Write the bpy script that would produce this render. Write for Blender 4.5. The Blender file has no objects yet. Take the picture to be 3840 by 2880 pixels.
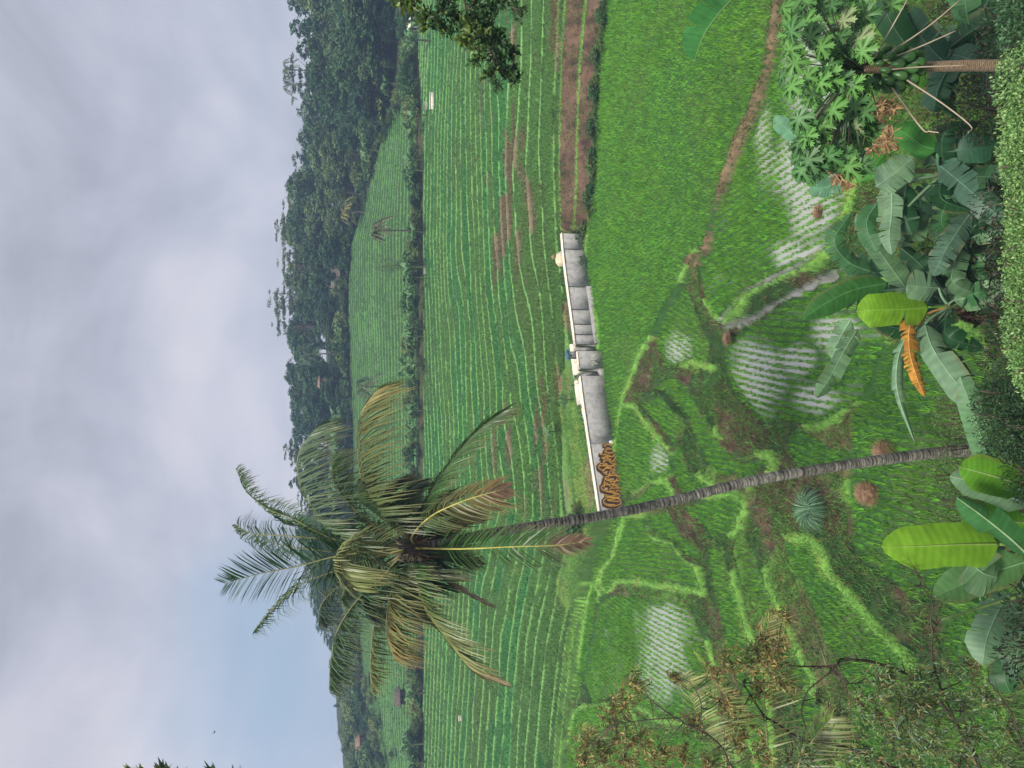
import bpy, math, random
import numpy as np
from mathutils import Vector, Matrix
rad = math.radians
SC = bpy.context.scene
COL = SC.collection
rng = np.random.default_rng(7)
random.seed(7)

# ------------------------------------------------------------------ camera
FPX = 2878.0                      # focal length in photo pixels (3840 wide)
PITCH = rad(12.35)
cp, sp = math.cos(PITCH), math.sin(PITCH)
FW = np.array([0, cp, -sp]); UP = np.array([0, sp, cp]); RT = np.array([1., 0, 0])
cam_d = bpy.data.cameras.new('camera'); cam = bpy.data.objects.new('camera', cam_d); COL.objects.link(cam)
cam_d.sensor_width = 36; cam_d.lens = FPX / 3840 * 36; cam_d.clip_start = 0.1; cam_d.clip_end = 4000
Xc, Yc, Zc = -UP, RT, -FW         # the photo was taken with the phone turned: world up points left in the frame
cam.matrix_world = Matrix([[Xc[i], Yc[i], Zc[i], 0] for i in range(3)] + [[0, 0, 0, 1]])
SC.camera = cam

# ------------------------------------------------------------------ light
SUN_EL, SUN_AZ = rad(58), rad(205)       # azimuth clockwise from +Y
SC.view_settings.view_transform = 'Standard'; SC.view_settings.look = 'None'
SC.view_settings.exposure = 0.85; SC.view_settings.gamma = 1
SC.render.film_transparent = False
w = bpy.data.worlds.new('World'); SC.world = w; w.use_nodes = True
nt = w.node_tree; nt.nodes.clear()
def N(t, ty, **kw):
    n = t.nodes.new(ty)
    for k, v in kw.items(): setattr(n, k, v)
    return n
def ramp(t, stops, fac=None, interp='LINEAR'):
    r = N(t, 'ShaderNodeValToRGB'); r.color_ramp.interpolation = interp
    e = r.color_ramp.elements
    while len(e) < len(stops): e.new(0.5)
    for i, (p, c) in enumerate(stops):
        e[i].position = p; e[i].color = (c[0], c[1], c[2], 1)
    if fac is not None: t.links.new(fac, r.inputs[0])
    return r
sky = N(nt, 'ShaderNodeTexSky', sky_type='NISHITA'); sky.sun_disc = False
sky.sun_elevation = SUN_EL; sky.sun_rotation = SUN_AZ; sky.air_density = 1.2; sky.dust_density = 2.0
tc = N(nt, 'ShaderNodeTexCoord')
sepd = N(nt, 'ShaderNodeSeparateXYZ'); nt.links.new(tc.outputs['Generated'], sepd.inputs[0])
mp = N(nt, 'ShaderNodeMapping'); mp.inputs['Scale'].default_value = (1.6, 1.6, 2.3); mp.inputs['Location'].default_value = (0.37, 0.1, 0.62)
nt.links.new(tc.outputs['Generated'], mp.inputs[0])
n1 = N(nt, 'ShaderNodeTexNoise'); n1.inputs['Scale'].default_value = 2.3; n1.inputs['Detail'].default_value = 8; n1.inputs['Roughness'].default_value = 0.52; n1.inputs['Distortion'].default_value = 0.35
nt.links.new(mp.outputs[0], n1.inputs[0])
cl = ramp(nt, [(0.33, (3.15, 3.2, 3.75)), (0.42, (3.7, 3.75, 4.4)), (0.49, (4.2, 4.2, 4.85)), (0.55, (4.75, 4.6, 5.2)), (0.66, (5.35, 5.15, 5.6))], n1.outputs['Fac'])
# clouds get brighter overhead, out of frame
zr = N(nt, 'ShaderNodeMapRange'); nt.links.new(sepd.outputs['Z'], zr.inputs['Value'])
zr.inputs['From Min'].default_value = 0.38; zr.inputs['From Max'].default_value = 0.9; zr.inputs['To Min'].default_value = 1.0; zr.inputs['To Max'].default_value = 2.1
br = N(nt, 'ShaderNodeVectorMath', operation='SCALE'); nt.links.new(cl.outputs[0], br.inputs[0]); nt.links.new(zr.outputs[0], br.inputs['Scale'])
# an opening to blue haze low on the left
dt = N(nt, 'ShaderNodeVectorMath', operation='DOT_PRODUCT'); nt.links.new(tc.outputs['Generated'], dt.inputs[0]); dt.inputs[1].default_value = Vector((-0.33, 0.94, 0.06)).normalized()
n2 = N(nt, 'ShaderNodeTexNoise'); n2.inputs['Scale'].default_value = 3.5; n2.inputs['Detail'].default_value = 5; nt.links.new(tc.outputs['Generated'], n2.inputs[0])
ad = N(nt, 'ShaderNodeMath', operation='MULTIPLY_ADD'); nt.links.new(n2.outputs['Fac'], ad.inputs[0]); ad.inputs[1].default_value = 0.05; nt.links.new(dt.outputs['Value'], ad.inputs[2])
mr = N(nt, 'ShaderNodeMapRange'); nt.links.new(ad.outputs[0], mr.inputs['Value']); mr.interpolation_type = 'SMOOTHSTEP'
mr.inputs['From Min'].default_value = 1.003; mr.inputs['From Max'].default_value = 1.04; mr.inputs['To Min'].default_value = 0.0; mr.inputs['To Max'].default_value = 1.0
bl = N(nt, 'ShaderNodeMix', data_type='RGBA'); nt.links.new(mr.outputs[0], bl.inputs['Factor']); nt.links.new(br.outputs[0], bl.inputs[6]); bl.inputs[7].default_value = (2.5, 3.5, 4.8, 1)
mx = N(nt, 'ShaderNodeMix', data_type='RGBA'); mx.inputs['Factor'].default_value = 0.93
nt.links.new(sky.outputs[0], mx.inputs[6]); nt.links.new(bl.outputs[2], mx.inputs[7])
bg = N(nt, 'ShaderNodeBackground'); bg.inputs['Strength'].default_value = 0.076; nt.links.new(mx.outputs[2], bg.inputs[0])
wo = N(nt, 'ShaderNodeOutputWorld'); nt.links.new(bg.outputs[0], wo.inputs[0])
sd = bpy.data.lights.new('sun', 'SUN'); so = bpy.data.objects.new('sun', sd); COL.objects.link(so)
sd.energy = 2.6; sd.angle = rad(11); sd.color = (1.0, 0.95, 0.86)
sv = Vector((math.sin(SUN_AZ) * math.cos(SUN_EL), math.cos(SUN_AZ) * math.cos(SUN_EL), math.sin(SUN_EL)))
so.rotation_euler = sv.to_track_quat('Z', 'Y').to_euler()
HAZE_DENSITY = 0.0008

# ------------------------------------------------------------------ helpers: photo direction -> place
def ray(X, Y): return FW + RT * ((1440 - Y) / FPX) + UP * ((1920 - X) / FPX)
def PD(X, Y, d): return ray(X, Y) * d                    # point at depth d
def PY(X, Y, y): r = ray(X, Y); return r * (y / r[1])    # point at world distance y
def G(X, Y, z): r = ray(X, Y); return r * (z / r[2])     # point on level z
def proj(p):
    p = np.atleast_2d(p); d = p @ FW
    return 1920 - (p @ UP) / d * FPX, 1440 - (p @ RT) / d * FPX, d

def vnoise(x, y, seed=0):
    x = np.asarray(x, float); y = np.asarray(y, float)
    xi = np.floor(x).astype(np.int64); yi = np.floor(y).astype(np.int64)
    fx = x - xi; fy = y - yi; fx = fx * fx * (3 - 2 * fx); fy = fy * fy * (3 - 2 * fy)
    def h(a, b):
        n = (a * 374761393 + b * 668265263 + seed * 974634777) & 0xffffffff
        n = ((n ^ (n >> 13)) * 1274126177) & 0xffffffff
        return ((n ^ (n >> 16)) & 0xffff) / 65535.0
    return (h(xi, yi) * (1 - fx) + h(xi + 1, yi) * fx) * (1 - fy) + (h(xi, yi + 1) * (1 - fx) + h(xi + 1, yi + 1) * fx) * fy
def fbm(x, y, seed=0, o=3):
    s = 0; a = 0.5; t = 0
    for i in range(o):
        s = s + a * vnoise(x * 2 ** i, y * 2 ** i, seed + i * 17); t += a; a *= 0.5
    return s / t
def sstep(a, b, x): t = np.clip((x - a) / (b - a), 0, 1); return t * t * (3 - 2 * t)
def lerp(a, b, t): return a + (b - a) * t

# ------------------------------------------------------------------ helpers: materials
def new_mat(name):
    m = bpy.data.materials.new(name); m.use_nodes = True; t = m.node_tree; t.nodes.clear()
    o = N(t, 'ShaderNodeOutputMaterial'); return m, t, o
def leaf_mat(name, trans=0.28, rough=0.5, col=None, var=0.12, objvar=0.0, spec=0.35, veins=False):
    m, t, o = new_mat(name)
    if col is None:
        a = N(t, 'ShaderNodeAttribute'); a.attribute_name = 'Col'; c = a.outputs['Color']
    else:
        r = N(t, 'ShaderNodeRGB'); r.outputs[0].default_value = (*col, 1); c = r.outputs[0]
    tcn = N(t, 'ShaderNodeTexCoord')
    nz = N(t, 'ShaderNodeTexNoise'); nz.inputs['Scale'].default_value = 5; nz.inputs['Detail'].default_value = 4
    t.links.new(tcn.outputs['Object'], nz.inputs[0])
    mr_ = N(t, 'ShaderNodeMapRange'); t.links.new(nz.outputs['Fac'], mr_.inputs['Value'])
    mr_.inputs['From Min'].default_value = 0.3; mr_.inputs['From Max'].default_value = 0.7
    mr_.inputs['To Min'].default_value = 1 - var; mr_.inputs['To Max'].default_value = 1 + var
    hs = N(t, 'ShaderNodeHueSaturation'); t.links.new(c, hs.inputs['Color']); t.links.new(mr_.outputs[0], hs.inputs['Value'])
    if objvar:
        oi = N(t, 'ShaderNodeObjectInfo')
        m1 = N(t, 'ShaderNodeMapRange'); t.links.new(oi.outputs['Random'], m1.inputs['Value']); m1.inputs['To Min'].default_value = 0.5 - objvar * 0.06; m1.inputs['To Max'].default_value = 0.5 + objvar * 0.05
        t.links.new(m1.outputs[0], hs.inputs['Hue'])
        mm = N(t, 'ShaderNodeMath', operation='MULTIPLY'); m2 = N(t, 'ShaderNodeMapRange'); t.links.new(oi.outputs['Random'], m2.inputs['Value'])
        m2.inputs['To Min'].default_value = 1 + objvar * 0.5; m2.inputs['To Max'].default_value = 1 - objvar * 0.4
        t.links.new(mr_.outputs[0], mm.inputs[0]); t.links.new(m2.outputs[0], mm.inputs[1]); t.links.new(mm.outputs[0], hs.inputs['Value'])
    p = N(t, 'ShaderNodeBsdfPrincipled'); p.inputs['Roughness'].default_value = rough; p.inputs['Specular IOR Level'].default_value = spec
    t.links.new(hs.outputs[0], p.inputs['Base Color'])
    if trans:
        tr = N(t, 'ShaderNodeBsdfTranslucent'); t.links.new(hs.outputs[0], tr.inputs[0])
        ms = N(t, 'ShaderNodeMixShader'); ms.inputs[0].default_value = trans
        t.links.new(p.outputs[0], ms.inputs[1]); t.links.new(tr.outputs[0], ms.inputs[2]); t.links.new(ms.outputs[0], o.inputs[0])
    else: t.links.new(p.outputs[0], o.inputs[0])
    return m
def rough_mat(name, c1, c2, scale=6, rough=0.85, bump=0.3, detail=6, ringz=0, c3=None, metallic=0):
    m, t, o = new_mat(name)
    tcn = N(t, 'ShaderNodeTexCoord'); nz = N(t, 'ShaderNodeTexNoise'); nz.inputs['Scale'].default_value = scale; nz.inputs['Detail'].default_value = detail; nz.inputs['Roughness'].default_value = 0.65
    t.links.new(tcn.outputs['Object'], nz.inputs[0])
    st = [(0.32, c1), (0.62, c2)] + ([(0.72, c3)] if c3 else [])
    r = ramp(t, st, nz.outputs['Fac'])
    p = N(t, 'ShaderNodeBsdfPrincipled'); p.inputs['Roughness'].default_value = rough; p.inputs['Metallic'].default_value = metallic
    t.links.new(r.outputs[0], p.inputs['Base Color'])
    b = N(t, 'ShaderNodeBump'); b.inputs['Strength'].default_value = bump; b.inputs['Distance'].default_value = 0.03
    t.links.new(nz.outputs['Fac'], b.inputs['Height']); t.links.new(b.outputs[0], p.inputs['Normal'])
    t.links.new(p.outputs[0], o.inputs[0]); return m

# ------------------------------------------------------------------ helpers: meshes
def mesh_np(name, V, Fs, C=None, mat=None, smooth=False, extra=None):
    me = bpy.data.meshes.new(name); V = np.asarray(V, np.float32)
    me.vertices.add(len(V)); me.vertices.foreach_set('co', V.ravel())
    Fs = [np.asarray(f, np.int32) for f in Fs if len(f)]
    nl = sum(f.size for f in Fs); npoly = sum(len(f) for f in Fs)
    me.loops.add(nl); me.loops.foreach_set('vertex_index', np.concatenate([f.ravel() for f in Fs]))
    me.polygons.add(npoly); st = []; off = 0
    for f in Fs:
        k = f.shape[1]; st.append(off + np.arange(len(f), dtype=np.int32) * k); off += f.size
    me.polygons.foreach_set('loop_start', np.concatenate(st).astype(np.int32))
    if smooth: me.polygons.foreach_set('use_smooth', np.ones(npoly, bool))
    me.update(calc_edges=True)
    if C is not None:
        C = np.asarray(C, np.float32)
        a = me.color_attributes.new('Col', 'FLOAT_COLOR', 'POINT')
        a.data.foreach_set('color', np.column_stack([C, np.ones(len(C), np.float32)]).astype(np.float32).ravel())
    if extra:
        for k, arr in extra.items():
            a = me.attributes.new(k, 'FLOAT', 'POINT'); a.data.foreach_set('value', np.asarray(arr, np.float32))
    if mat: me.materials.append(mat)
    return me
def link(name, me, parent=None, loc=None):
    o = bpy.data.objects.new(name, me); COL.objects.link(o)
    if parent is not None: o.parent = parent
    if loc is not None: o.location = loc
    return o
def tag(o, label=None, cat=None, group=None, kind=None):
    if label: o['label'] = label
    if cat: o['category'] = cat
    if group: o['group'] = group
    if kind: o['kind'] = kind
    return o
def empty(name, loc, label, cat, group=None):
    o = bpy.data.objects.new(name, None); COL.objects.link(o); o.location = [float(v) for v in loc]
    o.empty_display_size = 0.2
    return tag(o, label, cat, group)

class MB:
    """collects tubes, quads and triangles in world space"""
    def __init__(s): s.V = []; s.Q = []; s.T = []; s.C = []; s.n = 0
    def add(s, V, Q=None, T=None, C=(1, 1, 1)):
        V = np.asarray(V, float).reshape(-1, 3); s.V.append(V)
        if Q is not None and len(Q): s.Q.append(np.asarray(Q, int) + s.n)
        if T is not None and len(T): s.T.append(np.asarray(T, int) + s.n)
        C = np.asarray(C, float)
        if C.ndim == 1: C = np.tile(C, (len(V), 1))
        s.C.append(C); s.n += len(V)
    def tube(s, pts, r, C=(.1, .1, .1), k=6, cap=True):
        pts = np.asarray(pts, float); n = len(pts); r = np.broadcast_to(np.asarray(r, float), (n,))
        T = np.gradient(pts, axis=0); T /= np.linalg.norm(T, axis=1)[:, None] + 1e-9
        ref = np.array([0, 0, 1.]) if abs(T[0, 2]) < 0.8 else np.array([1., 0, 0])
        A = np.cross(T, ref); A /= np.linalg.norm(A, axis=1)[:, None] + 1e-9; B = np.cross(T, A)
        th = np.arange(k) * 2 * math.pi / k
        ring = pts[:, None] + r[:, None, None] * (A[:, None] * np.cos(th)[None, :, None] + B[:, None] * np.sin(th)[None, :, None])
        i = np.arange(n - 1)[:, None] * k; j = np.arange(k)[None]; j2 = (j + 1) % k
        Q = np.stack([i + j, i + j2, i + k + j2, i + k + j], -1).reshape(-1, 4)
        V = ring.reshape(-1, 3); Tt = []
        if cap:
            V = np.vstack([V, pts[0], pts[-1]]); c0 = n * k
            Tt = [[c0, (q + 1) % k, q] for q in range(k)] + [[c0 + 1, (n - 1) * k + q, (n - 1) * k + (q + 1) % k] for q in range(k)]
        Cc = np.asarray(C, float)
        if Cc.ndim == 2: Cc = np.repeat(Cc, k, axis=0); Cc = np.vstack([Cc, C[0], C[-1]]) if cap else Cc
        s.add(V, Q, Tt, Cc)
    def box(s, c, ax, ay, az, C=(1, 1, 1)):
        c, ax, ay, az = map(lambda v: np.asarray(v, float), (c, ax, ay, az))
        V = [c + i * ax + j * ay + k * az for i in (-1, 1) for j in (-1, 1) for k in (-1, 1)]
        s.add(V, [[0, 1, 3, 2], [4, 6, 7, 5], [0, 4, 5, 1], [2, 3, 7, 6], [0, 2, 6, 4], [1, 5, 7, 3]], None, C)
    def mesh(s, name, mat, smooth=False, origin=None):
        V = np.vstack(s.V)
        if origin is not None: V = V - np.asarray(origin)
        Fs = []
        if s.Q: Fs.append(np.vstack(s.Q))
        if s.T: Fs.append(np.vstack(s.T))
        return mesh_np(name, V, Fs, np.vstack(s.C), mat, smooth)
    def part(s, name, mat, parent, smooth=False, label=None):
        o = link(name, s.mesh(name, mat, smooth, origin=parent.location), parent)
        if label: o['label'] = label
        return o

def catmull(P, n):
    P = np.asarray(P, float)
    if len(P) == 2: return P[0] + (P[1] - P[0]) * np.linspace(0, 1, n)[:, None]
    Q = np.vstack([2 * P[0] - P[1], P, 2 * P[-1] - P[-2]]); seg = len(P) - 1
    t = np.linspace(0, seg, n); i = np.minimum(t.astype(int), seg - 1); f = (t - i)[:, None]
    a, b, c, d = Q[i], Q[i + 1], Q[i + 2], Q[i + 3]
    return 0.5 * ((2 * b) + (-a + c) * f + (2 * a - 5 * b + 4 * c - d) * f * f + (-a + 3 * b - 3 * c + d) * f ** 3)
def unit(v): v = np.asarray(v, float); return v / (np.linalg.norm(v) + 1e-12)

def blades(P, nb, h, wd, spread, C, jit=0.15, lean=0.35, R=rng):
    """tufts of nb triangular blades at points P"""
    n = len(P); P = np.repeat(P, nb, 0); m = len(P)
    h = np.repeat(np.broadcast_to(h, (n,)), nb) * R.uniform(0.6, 1.15, m)
    wd = np.repeat(np.broadcast_to(wd, (n,)), nb)
    C = np.repeat(np.broadcast_to(C, (n, 3)), nb, 0) * R.uniform(1 - jit, 1 + jit, (m, 1)) * (1 + R.normal(0, jit * 0.25, (m, 3)))
    az = R.uniform(0, 2 * math.pi, m); base = P + np.stack([np.cos(az), np.sin(az), 0 * az], 1) * (spread * R.uniform(0, 1, m))[:, None]
    a2 = R.uniform(0, 2 * math.pi, m); side = np.stack([np.cos(a2), np.sin(a2), 0 * a2], 1) * (wd / 2)[:, None]
    le = np.stack([np.cos(az), np.sin(az), 0 * az], 1) * (h * lean * R.uniform(0.2, 1.4, m))[:, None]
    tip = base + le; tip[:, 2] += h
    V = np.stack([base - side, base + side, tip], 1).reshape(-1, 3)
    return V, np.arange(m * 3).reshape(-1, 3), np.repeat(np.clip(C, 0.002, 1), 3, 0)

# ================================================================== TERRAIN
POLY = {}   # plot id: (level, kind, [(X,Y)...])
def plot(k, z, kind, pts): POLY[k] = (z, kind, pts)
plot('P0', -15.3, 'lush', [(2290, -400), (2274, 0), (2242, 304), (2231, 651), (2212, 846), (2200, 963), (2209, 1033), (2217, 1115), (2249, 1202), (2252, 1321), (2263, 1440), (2282, 1560), (2300, 1660), (2312, 1640), (2330, 1500), (2362, 1424), (2400, 1320), (2443, 1245), (2470, 1174), (2540, 1065), (2600, 935), (2650, 925), (2660, 850), (2681, 749), (2730, 624), (2779, 499), (2844, 347), (2887, 179), (2905, 40), (2950, -400)])
plot('P1', -15.6, 'wet', [(2985, -400), (2950, 40), (2925, 190), (2880, 360), (2815, 512), (2762, 640), (2708, 760), (2684, 850), (2674, 940), (2632, 965), (2645, 1100), (2685, 1175), (2712, 1212), (2780, 1125), (2820, 1070), (2957, 1005), (3044, 975), (3110, 920), (3200, 700), (3250, 300), (3290, -400)])
plot('P2', -16.35, 'wet', [(2745, 1270), (2850, 1200), (2936, 1148), (3100, 1060), (3290, 960), (3350, 1150), (3310, 1310), (3272, 1397), (3236, 1500), (3190, 1522), (3050, 1590), (2960, 1568), (2870, 1588), (2830, 1555), (2775, 1480), (2738, 1410), (2724, 1340)])
plot('P4', -16.5, 'lush', [(2965, 1650), (3000, 1612), (3040, 1622), (3090, 1665), (3130, 1685), (3183, 1690), (3188, 1720), (3120, 1748), (3000, 1755), (2975, 1710)])
plot('P3', -16.6, 'lush', [(3206, 1540), (3254, 1500), (3290, 1400), (3335, 1300), (3500, 1220), (3650, 1250), (3750, 1500), (3750, 1900), (3660, 2150), (3560, 2250), (3450, 2255), (3330, 2165), (3270, 2120), (3208, 2050), (3206, 1960), (3195, 1890), (3198, 1790), (3204, 1700)])
plot('P3b', -16.7, 'lush', [(3535, 2270), (3600, 2262), (3720, 2230), (3720, 2400), (3660, 2500), (3580, 2480), (3548, 2380)])
plot('P5', -15.8, 'lushwet', [(2575, 1055), (2600, 1130), (2638, 1240), (2668, 1300), (2664, 1365), (2600, 1348), (2560, 1362), (2505, 1385), (2480, 1330), (2465, 1290), (2475, 1240), (2510, 1150)])
plot('P6', -15.9, 'lush', [(2448, 1457), (2497, 1428), (2540, 1412), (2594, 1467), (2622, 1522), (2670, 1603), (2720, 1690), (2790, 1735), (2880, 1722), (2892, 1755), (2800, 1788), (2700, 1778), (2660, 1730), (2640, 1680), (2616, 1640), (2590, 1570), (2540, 1516), (2502, 1467)])
plot('P7', -15.55, 'lush', [(2410, 1505), (2485, 1492), (2525, 1543), (2569, 1576), (2576, 1620), (2550, 1638), (2530, 1665), (2492, 1612), (2450, 1565), (2420, 1535)])
plot('P8', -15.3, 'lushwet', [(2335, 1525), (2380, 1535), (2408, 1570), (2436, 1600), (2470, 1650), (2505, 1690), (2516, 1760), (2496, 1788), (2440, 1796), (2400, 1836), (2325, 1862), (2306, 1800), (2310, 1690), (2322, 1600)])
plot('P9', -15.4, 'lush', [(2340, 1890), (2390, 1870), (2440, 1822), (2500, 1812), (2518, 1850), (2500, 1895), (2420, 1912), (2360, 1920)])
plot('P9b', -15.65, 'lush', [(2538, 1690), (2560, 1668), (2583, 1745), (2606, 1793), (2640, 1807), (2668, 1827), (2640, 1850), (2575, 1851), (2548, 1817), (2535, 1760)])
plot('P10', -15.2, 'lush', [(2405, 1938), (2428, 1990), (2458, 2028), (2520, 2040), (2545, 2080), (2580, 2115), (2610, 2135), (2630, 2205), (2550, 2190), (2470, 2180), (2385, 2168), (2315, 2175), (2278, 2215), (2258, 2190), (2270, 2130), (2305, 2095), (2325, 2030), (2350, 1950)])
plot('P10b', -15.1, 'lush', [(2290, 1890), (2320, 1895), (2335, 1940), (2310, 2030), (2288, 2090), (2255, 2130), (2238, 2180), (2215, 2180), (2225, 2130), (2255, 2020), (2265, 1940)])
plot('P11', -15.45, 'wet', [(2290, 2235), (2330, 2232), (2400, 2236), (2450, 2252), (2530, 2240), (2553, 2265), (2598, 2278), (2622, 2345), (2666, 2450), (2705, 2570), (2695, 2680), (2600, 2700), (2480, 2690), (2400, 2640), (2370, 2595), (2300, 2615), (2230, 2645), (2200, 2560), (2229, 2400), (2245, 2300), (2262, 2255)])
plot('P12', -15.15, 'lush', [(2232, 2195), (2246, 2225), (2236, 2290), (2216, 2400), (2190, 2540), (2165, 2640), (2150, 2620), (2178, 2500), (2196, 2350), (2215, 2240)])
plot('P12b', -15.0, 'lush', [(2160, 2680), (2200, 2650), (2270, 2640), (2290, 2700), (2250, 2800), (2240, 3100), (2110, 3100), (2130, 2800)])
plot('P13', -15.45, 'lush', [(2428, 1940), (2507, 1912), (2534, 1966), (2562, 2010), (2620, 2048), (2642, 2080), (2622, 2096), (2578, 2088), (2545, 2034), (2482, 2008), (2448, 1986)])
plot('P14', -15.7, 'lush', [(2570, 1902), (2671, 1878), (2755, 1858), (2790, 1899), (2770, 1937), (2760, 1984), (2720, 2000), (2690, 2012), (2652, 1986), (2605, 1937)])
plot('P15', -15.65, 'lush', [(2690, 2034), (2712, 2060), (2742, 2150), (2772, 2260), (2796, 2340), (2836, 2440), (2876, 2560), (2900, 2900), (2850, 2900), (2800, 2620), (2760, 2520), (2722, 2400), (2702, 2290), (2678, 2170), (2665, 2080)])
plot('P16', -15.9, 'lush', [(2799, 2018), (2838, 2082), (2862, 2155), (2896, 2227), (2936, 2330), (2986, 2430), (3036, 2530), (3050, 2580), (2990, 2560), (2930, 2450), (2882, 2330), (2829, 2227), (2800, 2155), (2772, 2058)])
plot('P17', -16.1, 'lush', [(2947, 2040), (3035, 2028), (3080, 2089), (3101, 2152), (3152, 2216), (3222, 2290), (3287, 2370), (3347, 2420), (3408, 2480), (3430, 2560), (3400, 2900), (3250, 2900), (3200, 2600), (3130, 2480), (3093, 2370), (3063, 2290), (3033, 2220), (2988, 2120)])
plot('P19', -16.0, 'lush', [(2990, 2610), (3050, 2605), (3120, 2700), (3140, 2800), (3140, 3100), (3060, 3100), (3020, 2760)])
plot('P20', -15.6, 'lush', [(2400, 2730), (2560, 2740), (2690, 2730), (2760, 2800), (2780, 3100), (2380, 3100)])
plot('P21', -15.45, 'lush', [(2310, 2640), (2360, 2640), (2390, 2720), (2370, 2850), (2360, 3100), (2270, 3100), (2290, 2800)])
plot('P22', -16.7, 'lush', [(3480, 2600), (3560, 2530), (3700, 2540), (3760, 2700), (3760, 3000), (3480, 3000)])
PW = {k: np.array([G(X, Y, z)[:2] for X, Y in pts]) for k, (z, kd, pts) in POLY.items()}
def poly_sd(px_, py_, P):
    """(signed) distance to polygon: negative inside"""
    d2 = np.full(px_.shape, 1e9); ins = np.zeros(px_.shape, bool)
    for i in range(len(P)):
        ax, ay = P[i]; bx, by = P[(i + 1) % len(P)]
        ex, ey = bx - ax, by - ay; wx, wy = px_ - ax, py_ - ay
        t = np.clip((wx * ex + wy * ey) / (ex * ex + ey * ey + 1e-12), 0, 1)
        d2 = np.minimum(d2, (wx - ex * t) ** 2 + (wy - ey * t) ** 2)
        c = ((ay > py_) != (by > py_)) & (px_ < (bx - ax) * (py_ - ay) / (by - ay + 1e-12) + ax)
        ins ^= c
    d = np.sqrt(d2); return np.where(ins, -d, d)

# contour curves across the valley: (Y, X, level)
CUR = [
 [(-500, 2292, -15.3), (0, 2272, -15.3), (304, 2240, -15.3), (651, 2229, -15.3), (846, 2210, -15.3), (963, 2198, -15.3), (1033, 2207, -15.3), (1115, 2215, -15.3), (1202, 2247, -15.3), (1321, 2250, -15.3), (1440, 2261, -15.3), (1560, 2280, -15.3), (1668, 2299, -15.25), (1870, 2282, -15.1), (1957, 2250, -15.05), (2130, 2212, -15.0), (2275, 2190, -14.95), (2400, 2172, -14.9), (2700, 2135, -14.8), (3400, 2080, -14.8)],
 [(-500, 2130, -13.6), (0, 2117, -13.6), (271, 2103, -13.6), (597, 2095, -13.6), (868, 2103, -13.75), (876, 2115, -13.95), (1071, 2140, -13.95), (1288, 2166, -13.95), (1451, 2183, -13.95), (1625, 2211, -13.95), (1840, 2235, -13.95), (1930, 2236, -14.1), (2050, 2205, -14.3), (2200, 2165, -14.3), (2400, 2120, -14.2), (2700, 2085, -14.1), (3400, 2040, -14.1)],
 [(-500, 1560, -9.5), (0, 1558, -9.5), (300, 1578, -9.5), (500, 1588, -9.5), (1500, 1592, -9.5), (2880, 1592, -9.5), (3400, 1592, -9.5)],
 [(-500, 1545, -9.2), (0, 1540, -9.2), (300, 1553, -9.1), (500, 1562, -9.0), (1500, 1566, -9.0), (2880, 1566, -9.0), (3400, 1566, -9.0)],
 [(-500, 1520, 106.), (0, 1512, 107.), (253, 1503, 110.), (380, 1480, 117.), (548, 1427, 126.), (784, 1364, 135.), (911, 1322, 139.), (1122, 1309, 142.), (1545, 1328, 142.), (2000, 1335, 142.), (2507, 1361, 140.), (2712, 1390, 134.), (2856, 1443, 124.), (3400, 1470, 118.)],
]
NST = [2, 23, 1, 26]
YA = 10.0
ths = np.linspace(-0.68, 0.68, 681)
YK, ZK = [], []
for c in CUR:
    W = np.array([G(X, Y, z) if z < 0 else PY(X, Y, z) for Y, X, z in c]); th = W[:, 0] / (W[:, 1] + YA); o = np.argsort(th)
    YK.append((th[o], W[o, 1])); ZK.append((th[o], W[o, 2]))
# the channel wall: ground stays low in front of it and is held up behind it
ZT, ZB = -13.80, -15.75
wallpx = [(873, 2109), (963, 2117), (1071, 2131), (1202, 2149), (1312, 2163), (1400, 2174), (1560, 2195), (1668, 2211), (1790, 2229), (1935, 2251)]
WQ = np.array([G(X, Y, ZT) for Y, X in wallpx]); wth = WQ[:, 0] / (WQ[:, 1] + YA)
for kk, off_ in ((0, 0.62), (1, 0.85)):
    a, b = YK[kk]; za, zb_ = ZK[kk]; keep = (a < wth.min() - 0.004) | (a > wth.max() + 0.004)
    na = np.concatenate([a[keep], wth]); nb = np.concatenate([b[keep], WQ[:, 1] + off_]); o = np.argsort(na); YK[kk] = (na[o], nb[o])
    nz_ = np.concatenate([zb_[keep], np.full(len(wth), -15.35 if kk == 0 else ZT - 0.1)]); ZK[kk] = (na[o], nz_[o])
WETC = {'P1': [(3040, 640, 120, 300), (3030, 260, 110, 260), (2960, 980, 60, 80), (2860, 480, 40, 160)], 'P2': [(2840, 1400, 100, 150), (3060, 1490, 80, 60), (3130, 1250, 80, 60), (2980, 1350, 70, 60)],
        'P11': [(2480, 2430, 95, 220)], 'P5': [(2540, 1320, 50, 60)], 'P8': [(2470, 1720, 35, 50)]}

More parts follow.
